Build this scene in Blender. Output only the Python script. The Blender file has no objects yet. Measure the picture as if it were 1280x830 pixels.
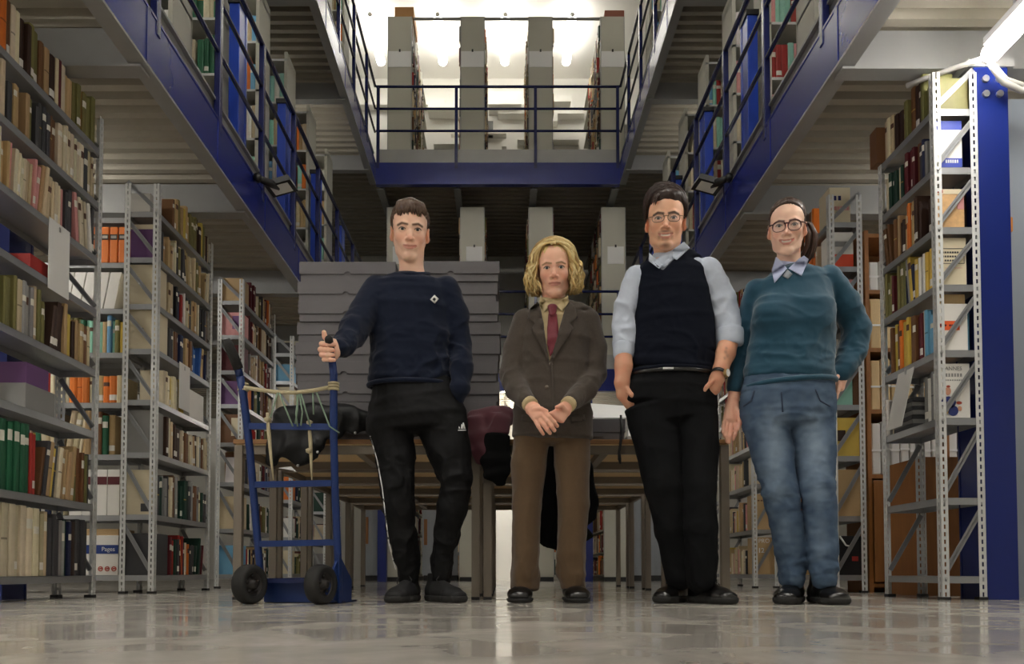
import bpy, bmesh, math, random
import numpy as np
from mathutils import Vector, Matrix
random.seed(7)
C = bpy.context.scene.collection
# ---------------------------------------------------------------- camera
H = 0.1335; FPX = 1000.0; CX = 626.0; CY = 680.0; PITCH = math.radians(2.0)
SP, CP = math.sin(PITCH), math.cos(PITCH)
cam_d = bpy.data.cameras.new('camera'); cam = bpy.data.objects.new('camera', cam_d); C.objects.link(cam)
cam.location = (0, 0, H); cam.rotation_euler = (math.pi/2 + PITCH, 0, 0)
cam_d.sensor_fit = 'HORIZONTAL'; cam_d.sensor_width = 36.0; cam_d.lens = FPX/1280*36.0
cam_d.shift_x = (640-CX)/1280; cam_d.shift_y = (CY-415)/1280; cam_d.clip_start = 0.02; cam_d.clip_end = 100
bpy.context.scene.camera = cam
# ---------------------------------------------------------------- view, world
vs = bpy.context.scene.view_settings
vs.view_transform = 'Standard'; vs.look = 'None'; vs.gamma = 1.0; vs.use_curve_mapping = False
vs.exposure = 1.35
w = bpy.data.worlds.new('world'); bpy.context.scene.world = w; w.use_nodes = True
w.node_tree.nodes['Background'].inputs[0].default_value = (0.9, 0.93, 1.0, 1)
w.node_tree.nodes['Background'].inputs[1].default_value = 0.0
TUBE_GROUND = 45.0; TUBE_FAR = 60.0; TUBE_MEZZ = 14.0; TUBE_TOP = 5.0; TUBE_HALL = 26.0; TUBE_BACK = 14.0
# ---------------------------------------------------------------- pixel -> place on a plane of known distance
def ray(px, py):
    xp = (px-CX)/FPX; yp = (CY-py)/FPX
    return xp, CP - yp*SP, SP + yp*CP
def P(px, py, Y):
    d = ray(px, py); t = Y/d[1]
    return Vector((d[0]*t, Y, H + d[2]*t))
def PXm(px, py, X):
    d = ray(px, py); t = X/d[0]
    return Vector((X, d[1]*t, H + d[2]*t))
def proj(p):
    x, y, z = p[0], p[1], p[2]-H
    dep = y*CP + z*SP; up = z*CP - y*SP
    return CX + FPX*x/dep, CY - FPX*up/dep
# ---------------------------------------------------------------- materials
MATS = {}
def lin(c):
    return tuple(((v/255)/12.92 if v/255 <= 0.04045 else ((v/255+0.055)/1.055)**2.4) for v in c)
def mat(name, rgb, rough=0.6, metal=0.0, var=0.0, vscale=8.0, bump=0.0, bscale=200.0, spec=0.5, sheen=0.0, stretch=None, sub=0.0, coat=0.0):
    if name in MATS: return MATS[name]
    m = bpy.data.materials.new(name); m.use_nodes = True; MATS[name] = m
    nt = m.node_tree; b = nt.nodes['Principled BSDF']
    col = lin(rgb)
    b.inputs['Base Color'].default_value = (*col, 1); b.inputs['Roughness'].default_value = rough
    b.inputs['Metallic'].default_value = metal; b.inputs['Specular IOR Level'].default_value = spec
    if sheen: b.inputs['Sheen Weight'].default_value = sheen; b.inputs['Sheen Roughness'].default_value = 0.5
    if sub: b.inputs['Subsurface Weight'].default_value = sub; b.inputs['Subsurface Radius'].default_value = (0.012, 0.005, 0.003); b.inputs['Subsurface Scale'].default_value = 0.5
    if coat: b.inputs['Coat Weight'].default_value = coat; b.inputs['Coat Roughness'].default_value = 0.15
    tc = None
    if var or bump:
        tc = nt.nodes.new('ShaderNodeTexCoord'); vec = tc.outputs['Object']
        if stretch:
            mp = nt.nodes.new('ShaderNodeMapping'); mp.inputs['Scale'].default_value = stretch
            nt.links.new(vec, mp.inputs['Vector']); vec = mp.outputs['Vector']
    if var:
        n = nt.nodes.new('ShaderNodeTexNoise'); n.inputs['Scale'].default_value = vscale; n.inputs['Detail'].default_value = 4
        nt.links.new(vec, n.inputs['Vector'])
        mx = nt.nodes.new('ShaderNodeMix'); mx.data_type = 'RGBA'
        mx.inputs['A'].default_value = (*[c*(1-var) for c in col], 1); mx.inputs['B'].default_value = (*[min(1, c*(1+var)) for c in col], 1)
        nt.links.new(n.outputs['Fac'], mx.inputs['Factor']); nt.links.new(mx.outputs['Result'], b.inputs['Base Color'])
    if bump:
        n2 = nt.nodes.new('ShaderNodeTexNoise'); n2.inputs['Scale'].default_value = bscale; n2.inputs['Detail'].default_value = 3
        nt.links.new(vec, n2.inputs['Vector'])
        bp = nt.nodes.new('ShaderNodeBump'); bp.inputs['Strength'].default_value = bump; bp.inputs['Distance'].default_value = 0.002
        nt.links.new(n2.outputs['Fac'], bp.inputs['Height']); nt.links.new(bp.outputs['Normal'], b.inputs['Normal'])
    return m
def emat(name, rgb, strength):
    if name in MATS: return MATS[name]
    m = bpy.data.materials.new(name); m.use_nodes = True; MATS[name] = m
    b = m.node_tree.nodes['Principled BSDF']
    b.inputs['Base Color'].default_value = (0.9, 0.9, 0.9, 1); b.inputs['Emission Color'].default_value = (*lin(rgb), 1); b.inputs['Emission Strength'].default_value = strength
    return m
def vcmat(name, rough=0.6, bump=0.0, bscale=150, spec=0.4, sub=0.0, var=0.0):
    if name in MATS: return MATS[name]
    m = bpy.data.materials.new(name); m.use_nodes = True; MATS[name] = m
    nt = m.node_tree; b = nt.nodes['Principled BSDF']; b.inputs['Roughness'].default_value = rough; b.inputs['Specular IOR Level'].default_value = spec
    a = nt.nodes.new('ShaderNodeVertexColor'); a.layer_name = 'Col'
    out = a.outputs['Color']
    if var:
        tc = nt.nodes.new('ShaderNodeTexCoord'); n = nt.nodes.new('ShaderNodeTexNoise'); n.inputs['Scale'].default_value = 30; n.inputs['Detail'].default_value = 4
        nt.links.new(tc.outputs['Object'], n.inputs['Vector'])
        r = nt.nodes.new('ShaderNodeMapRange'); r.inputs['To Min'].default_value = 1-var; r.inputs['To Max'].default_value = 1+var
        nt.links.new(n.outputs['Fac'], r.inputs['Value'])
        mx = nt.nodes.new('ShaderNodeVectorMath'); mx.operation = 'SCALE'
        nt.links.new(out, mx.inputs[0]); nt.links.new(r.outputs['Result'], mx.inputs['Scale']); out = mx.outputs[0]
    nt.links.new(out, b.inputs['Base Color'])
    if sub: b.inputs['Subsurface Weight'].default_value = sub; b.inputs['Subsurface Radius'].default_value = (0.012, 0.004, 0.002); b.inputs['Subsurface Scale'].default_value = 0.4
    if bump:
        tc = nt.nodes.new('ShaderNodeTexCoord'); n2 = nt.nodes.new('ShaderNodeTexNoise'); n2.inputs['Scale'].default_value = bscale
        nt.links.new(tc.outputs['Object'], n2.inputs['Vector'])
        bp = nt.nodes.new('ShaderNodeBump'); bp.inputs['Strength'].default_value = bump; bp.inputs['Distance'].default_value = 0.002
        nt.links.new(n2.outputs['Fac'], bp.inputs['Height']); nt.links.new(bp.outputs['Normal'], b.inputs['Normal'])
    return m
# ---------------------------------------------------------------- mesh building
BOXF = [(0,3,2,1), (4,5,6,7), (0,1,5,4), (1,2,6,5), (2,3,7,6), (3,0,4,7)]
class MB:
    def __init__(s): s.v = []; s.f = []; s.c = []
    def add(s, vs_, fs, col=None):
        o = len(s.v); s.v += [tuple(v) for v in vs_]; s.f += [tuple(i+o for i in f) for f in fs]; s.c += [col]*len(fs)
        return s
    def box(s, x0, x1, y0, y1, z0, z1, col=None):
        if x0 > x1: x0, x1 = x1, x0
        if y0 > y1: y0, y1 = y1, y0
        return s.add([(x0,y0,z0),(x1,y0,z0),(x1,y1,z0),(x0,y1,z0),(x0,y0,z1),(x1,y0,z1),(x1,y1,z1),(x0,y1,z1)], BOXF, col)
    def bar(s, a, b, w, h, up=(0,0,1), col=None):
        a = Vector(a); b = Vector(b); d = (b-a).normalized(); u = d.cross(Vector(up))
        if u.length < 1e-4: u = d.cross(Vector((0,1,0)))
        u.normalize(); n = u.cross(d)
        u = u*w/2; n = n*h/2
        vs_ = []
        for q in (a, b): vs_ += [q-u-n, q+u-n, q+u+n, q-u+n]
        return s.add([vs_[0],vs_[1],vs_[2],vs_[3],vs_[4],vs_[5],vs_[6],vs_[7]], [(0,1,2,3),(7,6,5,4),(1,0,4,5),(2,1,5,6),(3,2,6,7),(0,3,7,4)], col)
    def tube(s, pts, r, n=8, cap=True, col=None):
        pts = [Vector(p) for p in pts]; m = len(pts); rs = r if isinstance(r, (list, tuple)) else [r]*m
        prev = None; rings = []
        for i, p in enumerate(pts):
            t = (pts[min(i+1, m-1)] - pts[max(i-1, 0)])
            t = t.normalized() if t.length > 1e-9 else Vector((0,0,1))
            if prev is None:
                u = t.cross(Vector((0,0,1)))
                if u.length < 1e-3: u = t.cross(Vector((0,1,0)))
            else: u = prev - t*prev.dot(t)
            u.normalize(); prev = u; w_ = t.cross(u)
            rings.append([p + (u*math.cos(2*math.pi*k/n) + w_*math.sin(2*math.pi*k/n))*rs[i] for k in range(n)])
        vs_ = [q for rg in rings for q in rg]; fs = []
        for i in range(m-1):
            for k in range(n):
                a = i*n+k; b = i*n+(k+1)%n; fs.append((a, b, b+n, a+n))
        if cap: fs.append(tuple(reversed(range(n)))); fs.append(tuple((m-1)*n+k for k in range(n)))
        return s.add(vs_, fs, col)
    def lathe(s, prof, center=(0,0,0), axis=(0,0,1), n=24, col=None):
        ax = Vector(axis).normalized(); u = ax.cross(Vector((0,0,1)))
        if u.length < 1e-3: u = Vector((1,0,0))
        u.normalize(); w_ = ax.cross(u); c = Vector(center); vs_ = []; fs = []
        for (r, h) in prof:
            for k in range(n):
                a = 2*math.pi*k/n; vs_.append(c + ax*h + (u*math.cos(a)+w_*math.sin(a))*r)
        m = len(prof)
        for i in range(m-1):
            for k in range(n):
                a = i*n+k; b = i*n+(k+1)%n; fs.append((a, b, b+n, a+n))
        return s.add(vs_, fs, col)
    def prism(s, poly, a, b, plane='xz', col=None):
        # poly in (p,q), extruded along the third axis from a to b
        n = len(poly)
        def mk(p, q, t):
            return {'xz': (p, t, q), 'yz': (t, p, q), 'xy': (p, q, t)}[plane]
        vs_ = [mk(p, q, a) for p, q in poly] + [mk(p, q, b) for p, q in poly]
        fs = [tuple(range(n)), tuple(reversed(range(n, 2*n)))] + [(i, i+n, (i+1)%n+n, (i+1)%n) for i in range(n)]
        return s.add(vs_, fs, col)
    def mesh(s, name, material=None, smooth=False, fix=True):
        me = bpy.data.meshes.new(name); me.from_pydata(s.v, [], s.f)
        if any(c is not None for c in s.c):
            at = me.color_attributes.new('Col', 'FLOAT_COLOR', 'CORNER')
            arr = np.ones((len(me.loops), 4), np.float32); k = 0
            for f, c in zip(s.f, s.c):
                arr[k:k+len(f), :3] = c if c is not None else (0.5, 0.5, 0.5); k += len(f)
            at.data.foreach_set('color', arr.ravel())
        if fix:
            bm = bmesh.new(); bm.from_mesh(me); bmesh.ops.recalc_face_normals(bm, faces=bm.faces); bm.to_mesh(me); bm.free()
        if smooth: me.polygons.foreach_set('use_smooth', [True]*len(me.polygons))
        if material: me.materials.append(material)
        return me
    def build(s, name, material, parent=None, smooth=False, bevel=0.0, fix=True):
        o = bpy.data.objects.new(name, s.mesh(name, material, smooth, fix)); C.objects.link(o)
        if parent: o.parent = parent; o.matrix_parent_inverse = inv_world(parent)
        if bevel:
            md = o.modifiers.new('bevel', 'BEVEL'); md.width = bevel; md.segments = 2; md.limit_method = 'ANGLE'
        return o
def world_of(o):
    m = o.matrix_basis.copy()
    if o.parent: m = world_of(o.parent) @ o.matrix_parent_inverse @ m
    return m
def inv_world(o): return world_of(o).inverted()
def link_mesh(name, me, parent=None, loc=None, scale=None):
    o = bpy.data.objects.new(name, me); C.objects.link(o)
    if loc is not None: o.location = loc
    if scale is not None: o.scale = scale
    if parent: o.parent = parent; o.matrix_parent_inverse = inv_world(parent)
    return o
def tag(o, label, cat, group=None, kind=None):
    o['label'] = label
    if cat: o['category'] = cat
    if group: o['group'] = group
    if kind: o['kind'] = kind
    return o
def thing(name, label, cat, loc=(0,0,0), group=None):
    o = bpy.data.objects.new(name, None); C.objects.link(o); o.location = loc; o.empty_display_size = 0.1
    return tag(o, label, cat, group)
def struct(o, label=None):
    o['kind'] = 'structure'
    if label: o['label'] = label
    return o
def text_mesh(name, body, size, mtl, parent, loc, rot, extrude=0.0006, align='CENTER', bold=0.0):
    cu = bpy.data.curves.new(name, 'FONT'); cu.body = body; cu.size = size; cu.align_x = align; cu.align_y = 'CENTER'; cu.extrude = extrude; cu.offset = bold
    t = bpy.data.objects.new(name+'_tmp', cu); C.objects.link(t)
    bpy.context.view_layer.update()
    me = bpy.data.meshes.new_from_object(t.evaluated_get(bpy.context.evaluated_depsgraph_get()))
    bpy.data.objects.remove(t); bpy.data.curves.remove(cu); me.materials.clear(); me.materials.append(mtl)
    o = bpy.data.objects.new(name, me); C.objects.link(o); o.location = loc; o.rotation_euler = rot
    if parent: o.parent = parent; o.matrix_parent_inverse = inv_world(parent)
    return o
# ================================================================ MATERIALS
M = {}
M['deck'] = mat('galvanised_deck', (156,149,134), 0.55, 0.15, var=0.12, vscale=3.0)
M['joist'] = mat('joist_steel', (150,150,148), 0.45, 0.25, var=0.1, vscale=6)
M['blue'] = mat('blue_gloss_paint', (24,38,120), 0.22, 0.0, var=0.1, vscale=3, spec=0.6, bump=0.05, bscale=12)
M['rail'] = mat('navy_gloss_paint', (22,30,86), 0.25, 0.0, var=0.08, vscale=5, spec=0.6)
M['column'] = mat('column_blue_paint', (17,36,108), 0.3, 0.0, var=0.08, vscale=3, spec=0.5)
M['flange'] = mat('galvanised_flange', (150,150,148), 0.45, 0.25, var=0.1, vscale=6)
M['toe'] = mat('toe_board_grey', (158,158,155), 0.4, 0.2, var=0.08, vscale=5)
M['zinc'] = mat('zinc_shelf', (164,166,168), 0.36, 0.55, var=0.1, vscale=9, bump=0.04, bscale=30)
M['upright'] = mat('zinc_upright', (214,215,213), 0.42, 0.15, var=0.1, vscale=12)
M['brace'] = mat('zinc_brace', (146,147,148), 0.42, 0.4, var=0.1, vscale=12)
M['panel'] = mat('beige_grey_panel', (186,184,170), 0.5, 0.05, var=0.04, vscale=3)
M['paper'] = mat('white_paper', (232,232,230), 0.8, 0)
M['card'] = mat('white_card', (222,221,216), 0.7, 0, var=0.03, vscale=9)
M['white'] = mat('white_wall_paint', (230,228,221), 0.8, 0, var=0.03, vscale=2)
M['ceil'] = mat('white_ceiling_paint', (232,230,224), 0.8, 0, var=0.03, vscale=2)
M['greywall'] = mat('blue_grey_wall', (150,158,168), 0.6, 0, var=0.04, vscale=2)
M['black'] = mat('black_plastic', (18,18,19), 0.45)
M['rubber'] = mat('black_rubber', (30,29,28), 0.75, var=0.2, vscale=30)
M['boxgrey'] = mat('grey_board', (98,95,97), 0.62, 0, var=0.06, vscale=5, bump=0.03)
M['boxgrey2'] = mat('grey_board_dark', (84,81,83), 0.62, 0, var=0.06, vscale=5, bump=0.03)
M['wood'] = mat('table_wood', (140,100,58), 0.5, 0, var=0.22, vscale=9, stretch=(1,9,9))
M['woodside'] = mat('table_underside', (226,196,148), 0.6, 0, var=0.1, vscale=7, stretch=(1,8,8))
M['tableleg'] = mat('taupe_table_steel', (128,118,105), 0.5, 0.1, var=0.06, vscale=9)
M['cabwood'] = mat('cabinet_wood', (150,98,48), 0.5, 0, var=0.25, vscale=4, stretch=(9,9,1))
M['cabdark'] = mat('cabinet_wood_dark', (104,66,34), 0.55, 0, var=0.25, vscale=4, stretch=(9,9,1))
M['bundle'] = mat('paper_bundle', (214,186,138), 0.8, 0, var=0.15, vscale=20, stretch=(12,12,1))
M['cardboard'] = mat('cardboard', (178,132,84), 0.8, 0, var=0.08, vscale=8)
M['steelbolt'] = mat('steel_bolt', (200,200,198), 0.3, 0.8)
M['lampcap'] = mat('lamp_end_cap', (225,223,215), 0.4)
M['lamphouse'] = mat('lamp_housing', (205,205,203), 0.45)
M['cable'] = mat('grey_cable', (176,174,168), 0.5)
M['glass'] = mat('lamp_glass', (225,228,220), 0.15, 0, spec=0.6)
M['doorgrey'] = mat('ribbed_grey_steel', (158,163,168), 0.45, 0.15, var=0.05, vscale=3)
M['tiewood'] = mat('orange_wood', (196,128,58), 0.5, 0, var=0.2, vscale=9)

# floor: polished stone-like concrete
def floor_mat():
    m = bpy.data.materials.new('polished_concrete'); m.use_nodes = True; nt = m.node_tree; b = nt.nodes['Principled BSDF']
    tc = nt.nodes.new('ShaderNodeTexCoord')
    n1 = nt.nodes.new('ShaderNodeTexNoise'); n1.inputs['Scale'].default_value = 1.1; n1.inputs['Detail'].default_value = 9; n1.inputs['Distortion'].default_value = 1.3; n1.inputs['Roughness'].default_value = 0.62
    n2 = nt.nodes.new('ShaderNodeTexNoise'); n2.inputs['Scale'].default_value = 4; n2.inputs['Detail'].default_value = 8; n2.inputs['Distortion'].default_value = 0.8
    for n in (n1, n2): nt.links.new(tc.outputs['Object'], n.inputs['Vector'])
    ad = nt.nodes.new('ShaderNodeMath'); ad.operation = 'MULTIPLY_ADD'; ad.inputs[1].default_value = 0.4
    nt.links.new(n2.outputs['Fac'], ad.inputs[0]); nt.links.new(n1.outputs['Fac'], ad.inputs[2])
    cr = nt.nodes.new('ShaderNodeValToRGB'); e = cr.color_ramp.elements
    e[0].position = 0.45; e[0].color = (*lin((146,140,132)), 1); e[1].position = 0.86; e[1].color = (*lin((206,200,190)), 1)
    x = cr.color_ramp.elements.new(0.66); x.color = (*lin((182,176,167)), 1)
    nt.links.new(ad.outputs[0], cr.inputs['Fac']); nt.links.new(cr.outputs['Color'], b.inputs['Base Color'])
    mr = nt.nodes.new('ShaderNodeMapRange'); mr.inputs['From Min'].default_value = 0.3; mr.inputs['From Max'].default_value = 0.7; mr.inputs['To Min'].default_value = 0.08; mr.inputs['To Max'].default_value = 0.2
    nt.links.new(n2.outputs['Fac'], mr.inputs['Value']); nt.links.new(mr.outputs['Result'], b.inputs['Roughness'])
    b.inputs['Specular IOR Level'].default_value = 0.5
    n3 = nt.nodes.new('ShaderNodeTexNoise'); n3.inputs['Scale'].default_value = 5; n3.inputs['Detail'].default_value = 2
    nt.links.new(tc.outputs['Object'], n3.inputs['Vector'])
    bp = nt.nodes.new('ShaderNodeBump'); bp.inputs['Strength'].default_value = 0.08; bp.inputs['Distance'].default_value = 0.004
    nt.links.new(n3.outputs['Fac'], bp.inputs['Height']); nt.links.new(bp.outputs['Normal'], b.inputs['Normal'])
    return m
# ================================================================ ROOM
XW = 5.6; Y0 = -5.0; Y1 = 14.25; ZC = 9.1
XL, XR = -1.767, 1.683          # edge beams of the atrium
ZB1, ZF1 = 2.66, 2.95           # mezzanine 1 beam bottom, floor
ZB2, ZF2 = 5.60, 5.89
YC = 11.1                        # cross beam at the end of the atrium
struct(MB().box(-XW, XW, Y0, Y1, -0.1, 0).build('floor', floor_mat()), 'polished grey marbled concrete floor')
struct(MB().box(-XW, XW, Y0, Y1, ZC, ZC+0.1).build('ceiling', M['ceil']), 'white ceiling above the top floor')
struct(MB().box(-XW-0.1, -XW, Y0, Y1, 0, ZC).build('wall_left', M['white']), 'white wall behind the racks')
struct(MB().box(XW, XW+0.1, Y0, Y1, 0, ZC).build('wall_right', M['white']), 'white wall behind the racks')
struct(MB().box(-XW, XW, Y0-0.1, Y0, 0, ZC).build('wall_front', M['white']), 'white wall behind the viewer')
wb = struct(MB().box(-XW, XW, Y1, Y1+0.1, 0, ZC).build('wall_back', M['white']), 'white wall at the end of the hall')
# white ledges and ducts on the end wall of the top floor
for i, (x0, x1, z0, z1, d) in enumerate([(-2.6,-1.0,8.5,8.62,.2), (-1.3,-.7,8.36,8.5,.28), (-.22,.36,8.42,8.66,.35), (-.05,1.5,8.34,8.42,.2), (.55,1.25,8.5,8.6,.3), (.9,1.02,8.2,8.34,.2), (-.9,.1,8.0,8.07,.15), (.3,1.4,7.86,7.95,.2), (0.02,0.1,7.74,7.86,.2), (-1.2,-.5,7.78,7.9,.2), (1.6,2.8,8.1,8.3,.25)]):
    struct(MB().box(x0, x1, Y1-d, Y1, z0, z1).build('trim_%d' % (i+1), M['white'], wb))
eb = MB().box(-.3, -.14, Y1-.1, Y1, 8.0, 8.26).build('electrical_box', mat('dark_grey_box', (96,96,94), 0.5)); tag(eb, 'small dark grey box on the white end wall of upper gallery', 'box')
# ---------------------------------------------------------------- corrugated decks
def deck(name, x0, x1, y0, y1, zb, zt, label):
    mb = MB(); per = 0.135; lowz = zt-0.075; hi = zt-0.03
    y = y0; prof = []
    while y < y1:
        prof += [(y, lowz), (y+0.058, lowz), (y+0.074, hi), (y+0.119, hi)]; y += per
    prof.append((y, lowz))
    vs_ = []; fs = []
    for (yy, zz) in prof: vs_ += [(x0, yy, zz), (x1, yy, zz)]
    for i in range(len(prof)-1): fs.append((2*i, 2*i+1, 2*i+3, 2*i+2))
    mb.add(vs_, fs)
    o = struct(mb.build(name, M['deck'], fix=False), label)
    struct(MB().box(x0, x1, y0, y1, zt-0.026, zt).build('floor_sheet', M['toe'], o))
    return o
deck('floor_lower_mezzanine_left', -XW, XL-0.03, -4.9, 14.2, ZB1, ZF1, 'corrugated steel mezzanine floor over the left racks')
deck('floor_lower_mezzanine_right', XR+0.03, XW, -4.9, 14.2, ZB1, ZF1, 'corrugated steel mezzanine floor over the right racks')
deck('floor_lower_mezzanine_end', XL-0.03, XR+0.03, YC+0.1, 14.2, ZB1, ZF1, 'corrugated steel mezzanine floor across the end')
deck('floor_upper_mezzanine_left', -XW, XL-0.03, -4.9, 14.2, ZB2, ZF2, 'upper corrugated steel mezzanine floor at the left')
deck('floor_upper_mezzanine_right', XR+0.03, XW, -4.9, 14.2, ZB2, ZF2, 'upper corrugated steel mezzanine floor at the right')
deck('floor_upper_mezzanine_end', XL-0.03, XR+0.03, YC+0.1, 14.2, ZB2, ZF2, 'upper corrugated steel mezzanine floor across the end')
# ---------------------------------------------------------------- joists: I sections along X
ORD = ['first','second','third','fourth','fifth','sixth','seventh','eighth','ninth','tenth','eleventh','twelfth']
def joist(xa, xb, y, zb, zt, label):
    r = thing('steel_joist', label, 'beam', ((xa+xb)/2, y, zb), 'steel joists under the mezzanines')
    MB().box(xa, xb, y-0.006, y+0.006, zb+0.01, zt-0.01).build('web', M['joist'], r)
    MB().box(xa, xb, y-0.05, y+0.05, zb, zb+0.012).build('flange', M['flange'], r)
    s = 1 if xb < 0 else -1; xe = xb if xb < 0 else xa
    MB().box(xe-s*0.01, xe-s*0.09, y-0.014, y-0.006, zb+0.012, zt-0.02).build('end_plate', M['flange'], r)
    for dz in (0.06, 0.13):
        MB().lathe([(0, -0.012), (0.011, -0.012), (0.011, 0), (0, 0)], (xe-s*0.05, y-0.014, zb+dz), (0, 1, 0), 8).build('bolt', M['steelbolt'], r)
ys_ = [3.93+1.62*k for k in range(5)]
for k, y in enumerate(ys_):
    joist(-5.5, XL-0.02, y, ZB1-0.02, ZF1-0.077, 'dark steel joist under left lower deck, %s from the hand truck end' % ORD[k])
    joist(XR+0.02, 5.5, y+0.02, ZB1-0.02, ZF1-0.077, 'dark steel joist under right lower deck, %s from the blue column end' % ORD[k])
    joist(-5.5, XL-0.02, y+0.3, ZB2-0.02, ZF2-0.077, 'steel joist under upper deck above the left railing, %s along' % ORD[k])
    joist(XR+0.02, 5.5, y+0.3, ZB2-0.02, ZF2-0.077, 'steel joist under upper deck above the right railing, %s along' % ORD[k])
def ljoist(x, zb, zt, label):
    r = thing('steel_joist', label, 'beam', (x, 12.6, zb), 'steel joists under the mezzanines')
    MB().box(x-0.006, x+0.006, YC+0.12, 14.15, zb+0.01, zt-0.01).build('web', M['joist'], r)
    MB().box(x-0.05, x+0.05, YC+0.12, 14.15, zb, zb+0.012).build('flange', M['flange'], r)
for x, nm in ((XL+0.05, 'left corner'), (-0.62, 'left rail post'), (0.47, 'right rail post'), (XR-0.05, 'right corner')):
    ljoist(x, ZB2-0.02, ZF2-0.077, 'steel joist running back under end gallery from its %s' % nm)
# ---------------------------------------------------------------- edge beams and guard rails
def edge_beam(x, s, zb, zf, label):
    # s = +1: face looks towards +X (left beam)
    r = thing('edge_beam', label, 'beam', (x, 3, zb))
    MB().box(x, x-s*0.02, -4.8, YC+0.02, zb+0.012, zf+0.02).build('web', M['blue'], r)
    MB().box(x+s*0.004, x-s*0.085, -4.8, YC+0.02, zb, zb+0.014).build('bottom_flange', M['flange'], r)
    MB().box(x+s*0.004, x-s*0.085, -4.8, YC+0.02, zf+0.008, zf+0.022).build('top_flange', M['blue'], r)
    for k in range(9):
        MB().box(x+s*0.004, x+s*0.0005, 2.9+k, 2.94+k, zb+0.012, zf+0.01).build('weld_seam', M['blue'], r)
def guard_rail(x, s, zf, label, posts):
    r = thing('guard_rail', label, 'railing', (x, 3, zf))
    MB().box(x-s*0.045, x-s*0.055, -2, YC, zf+0.024, zf+0.155).build('toe_board', M['toe'], r)
    MB().box(x-s*0.02, x-s*0.056, -2, YC, zf+0.145, zf+0.16).build('toe_board_lip', M['flange'], r)
    for y in posts:
        MB().box(x+s*0.006, x-s*0.034, y-0.022, y+0.022, zf-0.06, zf+1.12).build('post', M['rail'], r, bevel=0.004)
    for dz, rr in ((1.12, 0.019), (0.80, 0.015), (0.46, 0.015)):
        MB().tube([(x-s*0.014, -2, zf+dz), (x-s*0.014, YC, zf+dz)], rr, 10).build('rail', M['rail'], r, smooth=True)
edge_beam(XL, 1, ZB1, ZF1, 'glossy blue edge beam of left lower mezzanine')
edge_beam(XR, -1, ZB1, ZF1, 'glossy blue edge beam of right lower mezzanine')
edge_beam(XL, 1, ZB2, ZF2, 'glossy blue edge beam of left upper mezzanine')
edge_beam(XR, -1, ZB2, ZF2, 'glossy blue edge beam of right upper mezzanine')
pl = [1.3+0.91*k for k in range(11)]
guard_rail(XL, 1, ZF1, 'dark blue three-rail guard rail on the left lower mezzanine', pl)
guard_rail(XR, -1, ZF1, 'dark blue three-rail guard rail on the right lower mezzanine', [y+0.07 for y in pl])
guard_rail(XL, 1, ZF2, 'dark blue three-rail guard rail on the left upper mezzanine', pl)
guard_rail(XR, -1, ZF2, 'dark blue three-rail guard rail on the right upper mezzanine', pl)
def cross_edge(zb, zf, lab):
    r = thing('cross_beam', 'blue beam across the end of the %s gallery' % lab, 'beam', (0, YC, zb))
    MB().box(XL, XR, YC, YC+0.02, zb+0.012, zf+0.02).build('web', M['blue'], r)
    MB().box(XL, XR, YC-0.004, YC+0.09, zb, zb+0.013).build('bottom_flange', M['blue'], r)
    r = thing('guard_rail', 'dark blue three-rail guard rail across the %s end gallery' % lab, 'railing', (0, YC, zf))
    MB().box(XL, XR, YC+0.05, YC+0.06, zf+0.024, zf+0.235).build('toe_board', M['toe'], r)
    for x in (XL+0.03, -0.63, 0.49, XR-0.03):
        MB().box(x-0.021, x+0.021, YC-0.008, YC+0.03, zf-0.06, zf+1.12).build('post', M['rail'], r)
    for dz, rr in ((1.12, 0.019), (0.80, 0.017), (0.48, 0.017)):
        MB().tube([(XL, YC+0.01, zf+dz), (XR, YC+0.01, zf+dz)], rr, 8).build('rail', M['rail'], r, smooth=True)
cross_edge(ZB2, ZF2, 'upper'); cross_edge(ZB1, ZF1, 'lower')
# ---------------------------------------------------------------- columns
def column(x, y, z0, z1, label, wx=0.17, wy=0.2, bolts=False):
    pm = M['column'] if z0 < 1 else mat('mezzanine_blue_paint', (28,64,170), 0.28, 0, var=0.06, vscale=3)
    r = thing('steel_column', label, 'column', (x, y, z0))
    MB().box(x-wx/2, x+wx/2, y-wy/2, y-wy/2+0.012, z0, z1).build('face_flange', pm, r)
    MB().box(x-wx/2, x+wx/2, y+wy/2-0.012, y+wy/2, z0, z1).build('rear_flange', pm, r)
    MB().box(x-wx/2+0.004, x+wx/2-0.004, y-wy/2+0.012, y+wy/2-0.012, z0, z1).build('web', pm, r)
    if bolts:
        for bx_ in (-0.028, 0.04):
            for bz in (0.10, 0.175):
                MB().lathe([(0, -0.013), (0.017, -0.012), (0.017, 0), (0, 0)], (x+bx_, y-wy/2, z1-bz), (0, 1, 0), 10).build('bolt', M['steelbolt'], r, smooth=False)
        MB().box(x-wx/2-0.03, x+wx/2+0.03, y-wy/2-0.01, y+wy/2, z1-0.04, z1).build('cap_plate', M['joist'], r)
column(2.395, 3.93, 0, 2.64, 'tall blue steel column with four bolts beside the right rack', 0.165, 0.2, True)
column(-2.47, 3.93, 0, 2.64, 'blue steel column half hidden behind the green-volume rack')
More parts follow.
